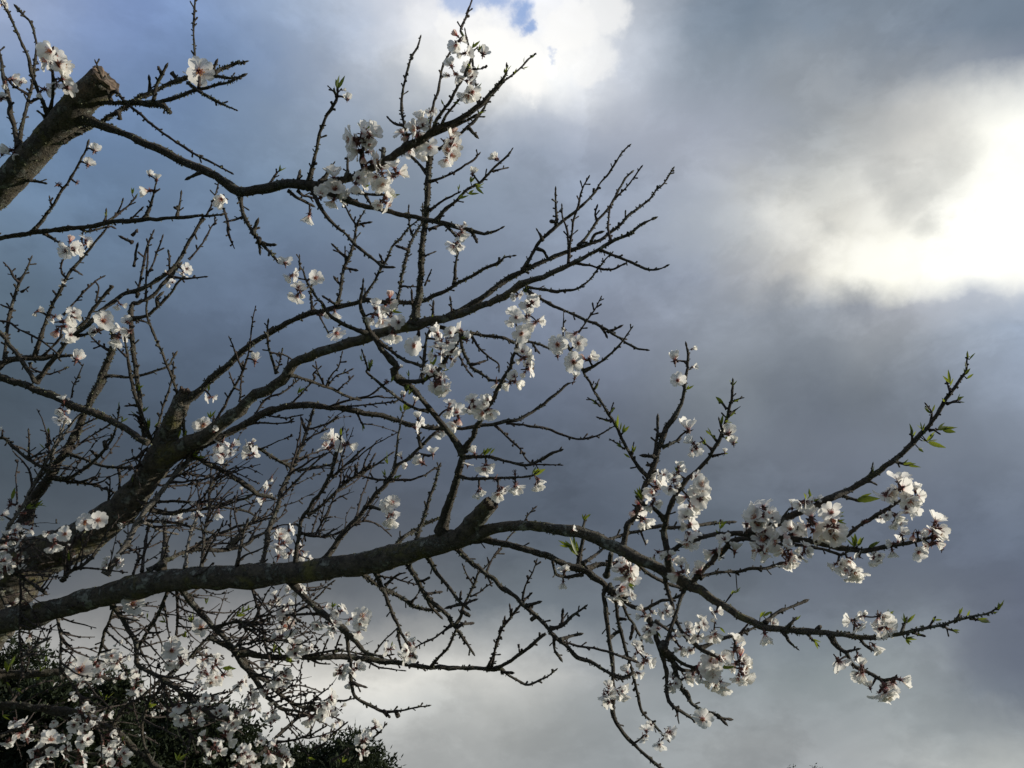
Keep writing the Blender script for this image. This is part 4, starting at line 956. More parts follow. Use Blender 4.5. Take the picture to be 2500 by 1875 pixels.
# ------------------------------------------------------------------ blossom
def petal_verts(rot, openn, L=0.52, W=0.25, seed=0, curl=0.0, nt=6, ns=5):
    """one obovate, notched petal; openn: angle above the flower plane at base and tip (radians)"""
    rr = random.Random(seed); V = []; Rad = []
    a0, a1 = openn; ph = rr.uniform(0, 6); tw = rr.uniform(-0.25, 0.25)
    x = 0.035; z = 0.0; xs = [(x, z)]
    for i in range(nt):
        t = (i + 0.5) / nt; a = a0 + (a1 - a0) * t; x += math.cos(a) * L / nt; z += math.sin(a) * L / nt; xs.append((x, z))
    for i in range(nt + 1):
        t = i / nt
        wd = W * (0.16 + 0.84 * math.sin(min(t / 0.68, 1.0) * math.pi / 2) ** 1.4) * (1.0 if t < 0.68 else math.sqrt(max(1 - ((t - 0.68) / 0.36) ** 2.2, 0.12)))
        for j in range(ns):
            s = j / (ns - 1) * 2 - 1
            nt_ = -0.045 * math.exp(-(s / 0.30) ** 2) * (t ** 6) if t > .6 else 0
            px, pz = xs[i]
            y = s * wd; cx = px + nt_ + rr.uniform(-.006, .006) * t
            cz = pz + 0.30 * wd * s * s + curl * t * t * 0.1 + 0.016 * math.sin(s * 5 + ph) * t + tw * y * t + rr.uniform(-.008, .008) * t
            V.append((cx * math.cos(rot) - y * math.sin(rot), cx * math.sin(rot) + y * math.cos(rot), cz)); Rad.append(t)
    F = []
    for i in range(nt):
        for j in range(ns - 1):
            a = i * ns + j; F.append((a, a + 1, a + ns + 1, a + ns))
    return V, F, Rad
def rad_mesh(name, V, F, Rad, mat):
    me = bpy.data.meshes.new(name); me.from_pydata(V, [], F); me.materials.append(mat)
    at = me.attributes.new('radial', 'FLOAT', 'POINT'); at.data.foreach_set('value', Rad)
    me.polygons.foreach_set('use_smooth', [True] * len(me.polygons)); me.update(); return me
OPENS = {'flat': (0.70, 0.05), 'cup': (1.0, 0.55), 'half': (1.25, 1.0), 'shut': (1.42, 1.55)}
NV = 6
PETALS = {}; COROLLA = {}
for kind, op in OPENS.items():
    for v in range(NV):
        rr = random.Random(hash(kind) % 97 * 0 + v * 7 + len(kind) * 31)
        ms, AV, AF, AR = [], [], [], []
        for p in range(5):
            rot = p * 2 * math.pi / 5 + rr.uniform(-.13, .13)
            o2 = (op[0] + rr.uniform(-.2, .2), op[1] + rr.uniform(-.45, .55))
            Vp, Fp, Rp = petal_verts(rot, o2, L=0.50 * rr.uniform(.92, 1.06), W=0.245 * rr.uniform(.8, 1.1), seed=v * 5 + p)
            zo = 0.01 * (p % 2); Vp = [(a, b, c + zo) for a, b, c in Vp]
            ms.append((Vp, Fp, Rp))
            o = len(AV); AV += Vp; AF += [tuple(q + o for q in f) for f in Fp]; AR += Rp
        mt = M['petal'] if (kind != 'shut' and v != 5) else M['petalpink']
        PETALS[kind, v] = [rad_mesh('petal', *m, mt) for m in ms]
        COROLLA[kind, v] = (AV, AF, AR, rad_mesh('corolla', AV, AF, AR, mt))
def tubeL(P, r, sides, V, F):
    VV = []; tube(np.array(P, float), np.array(r, float), sides, VV, F if not V else (ff := []), cap1=True)
    if V:
        o = len(V); F.extend(tuple(q + o for q in f) for f in ff)
    V.extend(VV)
def calyx_mesh(v):
    rr = random.Random(v); V, F = [], []
    tubeL([(0, 0, -.20), (0, 0, -.15), (0, 0, -.06), (0, 0, 0.0), (0, 0, .03)], [.025, .062, .075, .082, .070], 8, V, F)
    for p in range(5):
        a = (p + .5) * 2 * math.pi / 5 + rr.uniform(-.1, .1); c, s = math.cos(a), math.sin(a); o = len(V)
        dr = rr.uniform(-.10, .06)
        for (x, y, z) in ((.06, .045, -.03), (.06, -.045, -.03), (.14, -.05, -.02 + dr * .4), (.23, 0, .0 + dr), (.14, .05, -.02 + dr * .4), (.13, 0, -.05 + dr * .4)):
            V.append((x * c - y * s, x * s + y * c, z))
        F += [(o, o + 1, o + 2, o + 5), (o, o + 5, o + 4), (o + 2, o + 3, o + 5), (o + 5, o + 3, o + 4)]
    me = bpy.data.meshes.new('calyx'); me.from_pydata(V, [], F); me.materials.append(M['calyx'])
    me.polygons.foreach_set('use_smooth', [True] * len(F)); me.update(); return me
def stamen_mesh(v):
    rr = random.Random(v + 50); V, F, fm = [], [], []
    for q in range(20):
        a = rr.uniform(0, 6.283); sp = rr.uniform(.03, .17); h = rr.uniform(.15, .26); c, s = math.cos(a), math.sin(a)
        n0 = len(F); tubeL([(c * .03, s * .03, 0), (c * sp * .6, s * sp * .6, h * .5), (c * sp, s * sp, h)], [.010, .008, .007], 3, V, F)
        fm += [0] * (len(F) - n0); n0 = len(F)
        tubeL([(c * sp, s * sp, h - .012), (c * sp, s * sp, h + .008), (c * sp, s * sp, h + .026)], [.006, .019, .006], 4, V, F)
        fm += [1] * (len(F) - n0)
    me = bpy.data.meshes.new('stamens'); me.from_pydata(V, [], F); me.materials.append(M['stamen']); me.materials.append(M['anther'])
    me.polygons.foreach_set('material_index', fm); me.update(); return me
CAL = [calyx_mesh(v) for v in range(4)]; STA = [stamen_mesh(v) for v in range(4)]

# sheet: x,y,count,spread,size  (suffix s = seen from the side, f = facing, d = hanging, p = spent, u = bud)
CL = '''
A 430,470,4,80,150 480,540,1,0,160f 480,640,2,50,120 350,725,2,40,110 540,710,1,0,120 70,650,2,45,110 170,665,1,0,80s 10,800,1,0,90 1610,575,1,0,200f 1540,620,1,0,120 80,1210,1,0,110 135,1230,2,30,100 20,1248,1,0,100 765,1225,1,0,120s 712,1335,1,0,110s 470,1495,1,0,100p 625,1480,1,0,90p 1212,1420,1,0,85s 1272,1455,1,0,85s 1210,1545,1,0,120s 1800,1610,1,0,150d 20,30,2,20,80
B 860,1140,7,95,160 890,1230,3,60,150 920,1310,2,50,140 1000,1400,4,60,130 1135,1410,3,55,140 830,1480,3,40,130 1010,1500,2,30,120f 630,1490,4,75,150 650,1590,3,60,140 540,1570,2,30,120 1040,1640,3,50,150 740,805,1,0,90s 700,730,1,0,60u 1270,1080,5,90,145 1330,1020,3,50,120 1380,1190,3,50,130 1270,1190,2,40,120 1560,1130,4,60,140 1560,1255,3,45,130d 1640,330,3,45,120 1690,430,2,20,100s 1840,440,1,0,110s 1600,595,3,70,130 1730,630,3,50,140 1740,745,2,35,130d 1425,900,2,20,70 1950,1285,2,15,95s 1755,1410,1,0,110s
D 560,510,4,60,115 690,480,3,35,80 490,830,1,0,50 520,780,1,0,40 300,1025,2,15,80 440,1070,2,20,85 590,1080,3,45,90 500,1160,4,70,140 560,1220,2,20,120 835,1110,1,0,160f 790,1175,2,20,95 1030,1115,1,0,100 970,1215,3,50,130 1050,1190,1,0,120 620,1425,1,0,130s 1495,690,3,40,85 1350,715,1,0,50 1385,790,2,30,60 970,970,2,30,70
E 515,245,1,0,140d 320,640,1,0,120 380,735,2,20,95 560,760,1,0,125f 430,880,3,40,130 720,1030,1,0,120 620,1060,1,0,90s 730,1195,1,0,140d 1150,960,3,45,130 1050,1050,4,70,120 1170,1080,3,45,130 1240,1120,1,0,120 1170,1200,4,50,110 1365,1310,1,0,150f 1500,1170,1,0,110 1560,1260,4,65,120 1650,1250,3,50,120 1740,1180,1,0,130 1790,1260,1,0,110s 1560,1370,3,55,110 1680,1340,2,40,110 1560,1600,4,60,130 1490,1520,2,30,110 1740,390,3,35,110 1710,480,2,30,110d 1770,320,1,0,55 1250,1480,1,0,70 1140,1600,1,0,110p 2030,1610,1,0,110 1650,1420,3,60,110 75,1435,1,0,120s
F 380,890,2,25,75 480,960,3,45,130 350,1080,3,40,120 460,1060,2,25,100 530,1110,2,25,130s 400,1210,2,20,140 700,1300,1,0,190f 760,1180,1,0,120 840,1210,1,0,140 865,1290,1,0,150f 700,1390,1,0,110s 830,1440,1,0,160f 950,1410,2,30,130 840,1570,1,0,110s 420,1400,3,45,120 450,1500,3,45,120 340,1600,3,50,130 485,1400,1,0,55 1650,1430,1,0,130s 1790,1335,1,0,80u 1795,1480,1,0,90s 1672,1590,1,0,140f
H 690,620,3,50,150 820,610,2,35,130 40,600,2,20,80 50,690,3,40,105 210,880,1,0,80u 180,950,1,0,70s 160,1030,3,45,105 1170,1090,2,30,120f 1105,1100,1,0,70 1170,1190,4,50,110d 1260,720,1,0,80s 1300,790,1,0,60 1430,765,1,0,130 1515,695,1,0,120s 1370,270,1,0,110 1280,220,1,0,90 1390,450,3,50,105 1650,320,3,40,100 1710,410,3,55,140 1575,490,2,40,100 1830,300,3,50,120 1950,330,3,55,130 1980,235,2,25,90 1560,130,4,50,120 1855,690,1,0,90 1800,785,1,0,80 1945,780,2,25,120 1890,980,2,25,110d 2045,1000,1,0,110d 345,1310,2,30,100 270,1310,2,30,100 290,1410,3,50,110 265,1520,1,0,120s 450,1480,3,45,90 520,1540,1,0,60 360,1480,2,30,90
I 190,850,1,0,90p 195,945,2,15,100d 80,970,2,25,110d 30,890,1,0,90p 370,925,3,35,95d 1595,500,1,0,150s 1640,640,3,45,120 1920,530,1,0,140 1960,605,1,0,110s 1890,680,1,0,90 1380,860,2,20,80 1500,840,3,50,100 1330,960,3,45,130 1480,950,3,55,110 1640,870,2,30,90 1680,975,3,50,130f 1600,1030,2,30,120 1700,1040,2,25,120 1620,1105,2,30,110d 1310,1080,3,40,110 1180,1140,3,50,140 1225,1220,2,25,120d 1590,1190,3,45,110 1600,1260,2,25,110 1650,1310,1,0,90 1600,1375,3,40,130d 1890,1390,1,0,110 1810,1470,2,30,140 1970,1480,1,0,120s 660,1310,1,0,70s 1250,1420,1,0,60u 1340,1490,2,40,90 1100,1620,4,60,140 1540,1640,3,50,120 1680,1640,2,25,110 1450,1550,3,40,80 590,1640,1,0,80 1010,1560,2,40,60
J 200,1340,5,65,120 130,1430,6,75,130 210,1510,5,70,130 170,1590,4,55,110 380,1500,3,45,120 350,1600,4,60,120 480,1260,2,25,90 560,1250,2,30,90 540,1420,4,65,130 690,1390,4,65,130 650,1480,4,50,120d 400,1300,1,0,80 1170,1160,3,55,130 1080,1200,2,20,110 1290,1220,3,45,110 1240,1290,3,45,120d 1150,1390,3,40,95d 1060,1350,2,30,80 930,1400,1,0,80p 1010,1370,1,0,60p 1300,1485,2,35,130 1430,1450,3,50,130 1420,1550,3,50,120 1480,1600,1,0,120 1190,1495,1,0,80 1150,1550,2,30,85 1310,1620,1,0,100d 1120,1610,1,0,90d 1015,1640,2,20,80d 480,1620,3,45,80
N 820,200,5,75,120d 720,180,2,20,90 880,130,1,0,80 850,260,3,35,100d 1000,140,2,20,80d 370,170,3,35,110d 200,690,1,0,110d 255,610,1,0,70 850,580,2,35,90 910,560,2,25,80 1030,560,2,20,95 1060,640,3,50,120 990,775,1,0,90d 880,630,2,20,80 735,885,1,0,140d 870,850,2,15,80p 890,960,3,45,110 960,1080,1,0,90 1060,1110,3,45,130d 1160,1020,2,50,120
M 1100,70,5,65,140 1030,230,3,50,140d 1110,260,2,30,90 580,150,1,0,90d 600,60,1,0,60 1230,415,3,30,90s 1300,395,2,15,90 1410,390,3,35,90 1260,540,4,50,100d 1350,530,1,0,80 1480,585,2,20,70 1590,560,4,40,85 1540,690,2,20,95 1620,700,2,25,80 1700,500,3,35,80 1820,390,2,15,80 1810,480,1,0,100 1800,570,2,15,110d 1670,590,2,20,70 1180,720,3,40,95 1250,790,4,45,95 1100,880,1,0,80 1190,890,2,20,75 930,1040,3,45,90 1045,1040,4,40,90 950,1120,2,20,90d 1470,970,3,45,90 1560,930,3,30,80 1660,890,4,60,120 1770,840,4,65,130f 1850,770,2,25,110 1840,960,5,65,120d 1980,690,3,45,120 2000,790,4,55,120 2030,900,4,60,120d 1710,1270,1,0,160f 1240,1390,3,40,85 1290,1310,1,0,60 1430,1360,2,20,100 1360,1460,1,0,110d
L 230,300,3,40,75 440,220,3,35,80 350,210,1,0,60 330,380,3,40,90 330,490,4,50,110 280,590,3,40,90 390,690,4,40,110 510,690,2,25,80 640,350,2,25,75 770,385,2,25,85 700,395,1,0,70 600,490,2,25,90d 700,520,4,45,95 850,450,2,25,80 940,460,3,40,120f 930,540,2,30,110 780,830,2,25,90 760,890,3,25,90 890,850,3,40,100 840,970,1,0,90d 1170,690,2,25,100 1310,740,3,40,110 1350,650,2,25,90 1300,580,1,0,50 680,1110,3,35,100 600,1150,2,30,90 530,1240,2,30,100 660,1210,3,40,110 780,1160,1,0,80u 640,1395,2,20,80 740,1290,2,20,60 1040,1330,3,35,90 960,1430,3,35,90 960,1530,3,25,90 200,800,4,60,90 300,930,4,50,100 280,1000,2,20,90 170,1030,3,30,80 40,1080,3,40,90 60,1180,3,40,90 200,1200,3,40,80 220,1280,2,30,90 110,1440,3,40,70 250,1530,5,75,110 330,1600,3,40,90 30,1560,3,40,90 50,1640,3,40,90
K 970,265,1,0,140 1075,330,1,0,170f 1100,415,2,20,80 240,590,1,0,100s 100,320,2,20,90 210,330,2,30,80 40,60,3,40,110 110,10,1,0,80 890,750,2,30,120f 960,790,3,40,110 560,810,2,30,80 650,870,1,0,190f 780,840,3,45,100 830,900,3,50,100 930,810,2,25,100 650,960,2,30,90 1090,890,2,20,90 1100,990,4,65,95 960,930,3,30,80 1370,650,2,30,110 1390,710,1,0,140f 1380,790,2,20,110 1470,790,3,35,115 1630,520,1,0,150f 1660,770,3,35,100 1740,820,3,45,100 1650,880,4,45,95 1810,900,2,20,120 1730,960,3,40,100f 1600,990,3,30,70 1640,1060,4,45,90 1960,960,2,25,120 1720,1100,2,20,95 2020,1060,3,45,100 1430,1160,3,60,100 1540,1260,6,85,110 1620,1190,3,30,90 1770,1200,2,20,110 1920,1210,2,25,115 1860,1290,4,55,115 1810,1400,4,60,115 1660,1430,3,30,90 1740,1490,4,50,110 1700,1570,2,25,90 590,1100,3,30,60 650,1200,2,20,120 725,1190,1,0,70 860,1230,2,25,80 610,1290,2,20,100 720,1290,3,45,100 750,1330,1,0,100 435,1290,1,0,80d 440,970,1,0,50 120,1290,2,20,110 200,1350,3,50,120 220,1410,2,20,110 75,1440,2,25,110 400,1430,3,40,130f 540,1490,2,15,80 520,1400,2,25,90 640,1510,1,0,130 690,1420,3,45,110 860,1440,4,70,130 950,1510,4,65,120 290,1510,2,25,110 290,1585,2,25,120 400,1570,3,45,90 650,1610,3,50,110 520,1590,1,0,80 850,1630,3,60,110 970,1610,3,50,110 1970,1540,4,50,95 1920,1620,3,45,95 1240,1215,2,20,55 1310,1180,2,20,45 960,640,2,30,60 1000,760,2,40,90
G 500,300,4,60,105 500,375,4,55,100d 570,240,1,0,60 20,500,1,0,70 160,1115,1,0,80 85,1100,3,30,90p 190,1170,2,20,90p 220,1250,2,20,80p 255,1300,1,0,80d 110,1350,4,60,110 60,1400,3,40,100 50,1470,1,0,90d 20,1555,2,20,120 130,1540,4,50,95 20,1180,2,20,80 690,1240,1,0,140f 790,1230,1,0,150f 740,1285,1,0,60 1000,1255,1,0,90d 1045,1200,1,0,90 390,1325,1,0,90 430,1420,3,45,115 530,1340,1,0,130f 600,1510,1,0,50 560,1440,1,0,40 850,1590,3,40,70 960,1570,3,30,80 1640,450,2,20,120f 1710,230,2,25,80 1780,590,3,55,120 1830,680,3,60,130d 1880,620,2,20,100 1730,530,3,30,80 1370,1215,2,30,80 1450,1200,2,15,65 1650,1090,2,30,70 1770,1170,1,0,110d 1960,990,1,0,80u 1600,1180,2,30,60 1560,1110,1,0,60
'''
FL = []
sh = None
for tok in CL.split():
    if tok in SHEET: sh = tok; continue
    mode = tok[-1] if tok[-1].isalpha() else ''
    x, y, n, Rr, dp = [float(q) for q in tok.rstrip('sfdpu').split(',')]
    S_ = SHEET[sh][2]; px, py = src(sh, x, y)
    for i in range(int(n)):
        if n == 1: ox = oy = 0
        else:
            aa = i * 2.4 + R_.uniform(-.4, .4); q = Rr * math.sqrt((i + 0.4) / n) * 0.95
            ox, oy = q * math.cos(aa), q * math.sin(aa)
        FL.append(dict(x=px + ox / S_, y=py + oy / S_, cx=px, cy=py, dp=dp / S_ * R_.uniform(1.0, 1.38) * (1.08 if sh in 'IJMN' else 1) * (.9 if mode == 'f' or sh in 'KG' else 1), mode=mode, n=int(n), i=i))
spurs = 0
for (cx, cy) in sorted(set((f['cx'], f['cy']) for f in FL)):
    dd = np.hypot(SAMP[:, 0] - cx, SAMP[:, 1] - cy); k = int(np.argmin(dd + 8 * SAMP[:, 2])); q = SAMP[k]
    if dd[k] < 13: continue
    n = 8; t = np.linspace(0, 1, n); xs = q[0] + (cx - q[0]) * t; ys = q[1] + (cy - q[1]) * t - R_.uniform(-3, 4) * np.sin(t * math.pi)
    ds = q[2] - 0.01 * t; ww = np.linspace(min(q[3], 6.0), 3.6, n)
    V, F = [], []; Pq = P3(xs, ys, ds) - TB; tube(Pq, ww * .5 / FOC * ds, 7, V, F, jit=.08); mesh_obj('spur', V, F, M['twig'], tree)
    SAMP = np.concatenate([SAMP, np.stack([xs, ys, ds, ww], 1)]); spurs += 1
FL.sort(key=lambda f: -f['dp'] - (30 if f['mode'] == 'f' else 0))
def basis(z):
    z = np.array(z, float); z /= np.linalg.norm(z); h = np.array([R_.gauss(0, 1) for _ in range(3)])
    x = np.cross(h, z); x /= np.linalg.norm(x); return x, np.cross(z, x), z
JV, JF, JR = [], [], []           # blossom beyond the first three hundred, joined
XV, XF = [], []                   # their calyces
PV, PF = [], []                   # pedicels
nb = 0; npet = 0
for f in FL:
    w = SAMP; dd = (w[:, 0] - f['x']) ** 2 + (w[:, 1] - f['y']) ** 2
    k = int(np.argmin(dd + 90 * (w[:, 2] - 1.3))); q = w[k]
    # the blossom sits in front of or around its twig
    off = R_.uniform(-0.012, 0.006) if f['n'] == 1 else R_.uniform(-0.035, 0.015)
    if f['mode'] == 'f': off = -0.022
    d = q[2] + off - q[3] / 2 / FOC * q[2] * (1.0 if f['n'] == 1 else 0.6)
    c = P3(f['x'], f['y'], d) - TB
    root = P3(q[0], q[1], q[2]) - TB
    cen = P3(f['cx'], f['cy'], q[2]) - TB
    toc = CAM - TB - c; toc /= np.linalg.norm(toc)
    away = c - (root if f['n'] == 1 else 0.5 * (root + cen)); away -= toc * away.dot(toc); la = np.linalg.norm(away)
    away = away / la if la > 1e-4 else np.array([0, 0, 1.0])
    rn = np.array([R_.gauss(0, 1) for _ in range(3)])
    if f['mode'] == 'f': z = toc * 1.0 + away * .25 + rn * .18
    elif f['mode'] == 's' or f['mode'] == 'u': z = away + rn * .15
    elif f['mode'] == 'd': z = away * .6 + np.array([0, 0, -1.1]) + rn * .25 + toc * .15
    elif f['mode'] == 'p': z = away + rn * .4
    else: z = away * (.95 if f['n'] > 1 else .7) + toc * R_.choice((0.8, 0.4, 0.0, -0.4)) + rn * .45
    bx, by, bz = basis(z)
    size = f['dp'] / FOC * d
    if f['mode'] == 'u': size *= .8
    kind = {'f': 'flat', 's': R_.choice(('cup', 'half')), 'u': 'shut', 'p': None}.get(f['mode'], R_.choice(('flat', 'flat', 'cup', 'cup', 'half')))
    if f['mode'] == '' and R_.random() < .14: kind = R_.choice(('half', 'shut', 'shut')); size *= .68; z = z
    v = R_.randrange(NV - 1) if R_.random() < .97 or f['mode'] == 'f' or f['dp'] > 38 else NV - 1
    Mx = Matrix([[bx[r] * size, by[r] * size, bz[r] * size, c[r]] for r in range(3)] + [[0, 0, 0, 1]])
    # pedicel from the calyx to the twig
    p0 = c - bz * size * .18; p1 = root; ld = np.linalg.norm(p1 - p0)
    if ld > 0.03 and f['n'] > 1: p1 = p0 + (0.5 * (cen + root) - p0) * min(1, 1.0)
    t_ = np.linspace(0, 1, 5)[:, None]; pp = p0 * (1 - t_) + p1 * t_ - bz * size * .25 * np.sin(t_ * math.pi)
    if nb < 300:
        PVl, PFl = [], []
        tube(pp, np.linspace(.022, .034, 5) * size, 5, PVl, PFl); Mi = Mx.inverted()
        e = bpy.data.objects.new('blossom' if kind else 'spent_blossom', CAL[nb % 4])
        COL.objects.link(e); e.parent = tree; e.matrix_local = Mx
        def ch(name, me):
            o = bpy.data.objects.new(name, me); COL.objects.link(o); o.parent = e; return o
        if kind:
            if npet + 5 <= 300:
                for me in PETALS[kind, v]: ch('petal', me)
                npet += 5
            else: ch('corolla', COROLLA[kind, v][3])
        else: e['label'] = 'withered red blossom that has lost its petals'
        if kind != 'shut': ch('stamens', STA[nb % 4])
        me = bpy.data.meshes.new('stalk'); me.from_pydata([tuple(Mi @ Vector(a)) for a in PVl], [], PFl); me.materials.append(M['budscale']); ch('stalk', me)
        nb += 1
    else:
        Mn = np.array(Mx)
        if kind:
            A, Fc, Rd, _ = COROLLA[kind, v]; A = np.array(A) @ Mn[:3, :3].T + Mn[:3, 3]; o = len(JV)
            JV.extend(A.tolist()); JF.extend(tuple(a + o for a in fc) for fc in Fc); JR.extend(Rd)
        cm = CAL[nb % 4]; A = np.array([tuple(a.co) for a in cm.vertices]) @ Mn[:3, :3].T + Mn[:3, 3]; o = len(XV)
        XV.extend(A.tolist()); XF.extend(tuple(a + o for a in p.vertices) for p in cm.polygons)
        if f['dp'] > 24:
            cm = STA[0]; A = np.array([tuple(a.co) for a in cm.vertices]) @ Mn[:3, :3].T + Mn[:3, 3]; o = len(XV)
            XV.extend(A.tolist()); XF.extend(tuple(a + o for a in p.vertices) for p in cm.polygons)
        tube(pp, np.linspace(.024, .030, 5) * size, 4, PV, PF)
me = rad_mesh('small_blossoms', JV, JF, JR, M['petal'])
o = bpy.data.objects.new('small_blossoms', me); COL.objects.link(o); o.parent = tree; o['kind'] = 'stuff'
n0 = len(XV); XV.extend(PV); XF.extend(tuple(a + n0 for a in fc) for fc in PF)
o = mesh_obj('small_calyces', XV, XF, M['calyx'], tree, smooth=False); o['kind'] = 'stuff'

# ------------------------------------------------------------------ young leaves
def leaf_mesh(v):
    rr = random.Random(v + 9); V, F = [], []; n = 8; arch = rr.uniform(-.25, .35); fold = rr.uniform(.25, .6); W = rr.uniform(.085, .14)
    for i in range(n + 1):
        t = i / n; wd = W * math.sin(math.pi * t ** .75) ** .9 if 0 < t < 1 else .006
        x = t; z = arch * t * t
        tooth = 1 + .08 * (i % 2)
        V += [(x, -wd * tooth, z + wd * fold), (x, 0, z), (x, wd * tooth, z + wd * fold)]
    for i in range(n):
        a = i * 3; F += [(a, a + 1, a + 4, a + 3), (a + 1, a + 2, a + 5, a + 4)]
    me = bpy.data.meshes.new('leaf'); me.from_pydata(V, [], F); me.materials.append(M['leaf'])
    me.polygons.foreach_set('use_smooth', [True] * len(F)); me.update(); return me
LFM = [leaf_mesh(v) for v in range(5)]
# sheet: root x,y, direction in degrees (up = 90), length, number
LS = '''
B 660,720,82,130,3 650,760,120,90,2 190,1390,50,70,3 850,1035,120,60,1 900,1045,40,60,1 1640,1540,95,60,2 1720,1570,20,90,2 1780,1510,-10,90,3 1740,1480,75,70,2 1640,1610,30,90,2 1380,1020,100,80,3 1400,960,80,60,2 1520,850,110,60,1 1600,830,0,60,2 1800,915,0,60,1 1750,390,60,90,2 1800,420,70,70,2 1690,330,105,80,1 1740,560,130,70,2 1780,600,60,80,1 1790,720,50,60,1 1040,1580,0,110,3 1090,1590,20,80,2 870,1520,20,60,1
C 270,590,80,70,2 300,570,55,60,1 430,510,95,45,1 480,470,45,50,2 420,550,0,50,1 350,600,70,50,1
D 860,260,85,55,2 1070,80,90,60,2 1090,110,65,50,1
E 940,1430,100,90,2 1000,1500,80,90,2 1500,1380,100,70,2 1180,1030,10,90,2 1320,1560,100,60,2 1500,1480,80,110,2 1600,1510,10,50,1 1180,1600,80,60,2 1300,1620,-60,50,1 620,1010,100,50,1 1510,1100,80,50,1 295,1350,90,30,2 1150,1300,40,50,1 1740,1250,20,60,2
F 440,880,80,60,3 20,0,0,60,2
G 1110,160,55,70,3 1120,190,80,60,2 1160,350,60,60,2 1100,370,140,50,1 1200,500,88,110,2 1210,480,100,60,1 1440,560,95,90,3 1500,570,100,90,3 1540,650,80,100,3 1560,700,10,70,3 1600,720,20,60,2 1700,400,85,80,3 1690,180,80,60,1 1900,600,10,60,3 250,1150,70,120,3 210,1130,30,90,3 320,1110,15,60,2 95,1060,88,100,1 390,520,90,50,2 360,650,140,60,1 1000,1140,75,80,2 960,310,90,50,1 990,430,60,60,3 240,1140,100,90,2 1070,920,90,60,1 560,1560,85,110,2 480,1560,80,110,2 1440,620,70,70,3 1490,800,60,60,2 1250,470,50,60,1
H 1300,190,95,80,3 1320,210,70,60,2 420,200,50,80,2 1280,330,50,90,3 1260,350,110,60,2 1930,700,60,90,3 1980,690,45,60,1 1150,770,110,60,2 950,450,-80,60,2 1130,870,110,60,2 1200,890,40,60,2 1450,100,80,80,2 1150,720,90,60,1 770,540,80,90,2
I 840,170,60,60,1 860,290,150,70,2 965,360,60,60,1 950,430,165,50,1 1020,480,95,120,2 1060,520,55,80,2 1040,500,80,70,1 1060,640,150,70,2 1150,680,85,70,2 1120,720,140,60,1 1580,170,45,70,2 1570,190,60,50,1 1950,140,60,60,2 1950,130,110,50,1 1880,280,155,100,2 1960,270,30,60,1 1930,390,45,70,1 1850,470,95,90,2 1860,450,80,80,1 1890,430,10,60,2 1900,410,70,50,1 1780,540,120,70,2 1730,620,110,60,2 1820,570,140,60,1 1890,560,0,110,2 1870,690,10,50,1 1500,830,100,60,2 1700,890,10,50,1 1220,1060,120,110,3 1190,1030,140,60,2 750,1230,80,70,3 770,1210,50,50,2 700,1510,120,170,2 670,1450,100,100,2 640,1440,170,110,2 700,1480,100,90,1 1850,1300,70,90,2 1860,1260,80,50,1 1850,1350,130,70,1 1540,1450,10,60,1 340,860,40,120,2 330,850,60,70,1
J 1670,220,95,60,2 1680,230,55,60,1 1660,290,105,50,1 1650,340,70,60,2 1660,370,40,70,2 1540,400,115,100,2 1540,420,70,60,1 1590,520,40,60,2 1600,535,0,50,1 1400,620,125,70,2 1410,610,65,60,1 1500,540,110,40,1 1450,735,30,110,2 1480,735,-5,115,2 1490,730,10,70,1 1370,820,45,100,2 1380,830,-5,120,2 1340,820,10,60,1 1310,870,-15,70,2 1265,780,92,90,1 1270,790,70,50,1 1335,740,105,60,2 1340,745,75,60,1 1350,770,90,30,2 1200,990,25,60,2 1220,990,-5,100,2 980,1050,85,60,1 865,1245,5,170,1 880,1240,20,100,1 525,1280,95,120,2 540,1260,45,60,2 710,1360,10,80,2 720,1400,-10,70,2 850,1590,100,80,2 870,1580,60,80,2 840,1580,130,70,1 950,1590,40,80,2 1510,1470,40,30,1 680,1540,10,60,1
K 60,880,90,130,3 90,820,70,90,2 300,950,90,110,3 320,880,60,70,2 370,800,80,80,1 1190,450,80,60,2 1670,330,90,60,2 1560,470,130,80,3 1600,430,60,60,2 1960,400,50,100,3 1500,600,100,70,3 1200,1160,40,90,3 850,1110,60,90,2 830,1080,110,60,1 1440,1600,70,90,3 20,1230,-30,70,2 1800,850,10,110,3 50,960,-60,60,2 120,1010,-30,80,2 1400,720,10,40,1 1920,430,40,80,3 1340,480,140,70,2 990,1440,70,60,2
L 330,800,40,90,3 350,780,80,60,2 700,360,60,60,3 740,350,10,50,2 260,680,-60,80,2 230,640,-80,80,2 1260,790,-30,50,1 1180,670,80,50,1 780,1610,60,60,3 760,1620,120,50,2 500,1580,10,70,2 20,380,90,50,2 30,1260,50,50,1
M 560,95,175,60,1 600,70,60,40,1 1940,250,50,60,2 1960,240,20,60,1 1800,850,0,0,0 1870,850,30,110,2 1100,160,-30,100,2 1850,520,-50,60,1 1350,560,-60,60,1
N 1890,520,75,90,2 1880,510,40,50,1 1850,540,20,40,1 1215,610,110,70,2 1230,610,50,90,2 1420,600,80,40,2 1430,590,10,50,1 1605,545,80,60,2 1660,560,60,50,1 1740,580,-5,100,2 1560,660,-10,50,2 1550,650,-50,50,1 1300,695,-5,50,1 1210,720,10,80,2 1220,730,-40,60,2 1090,550,60,50,3 1080,545,10,50,1 425,590,65,50,2 400,760,-60,50,1 560,740,-60,60,2 545,725,-20,60,1 990,810,-20,50,1 165,570,60,60,2 190,560,30,70,1 860,40,100,80,2 880,30,60,60,2 960,60,40,80,1 0,380,40,40,1
'''
sh = None; nleaf = 0; nsh = 0
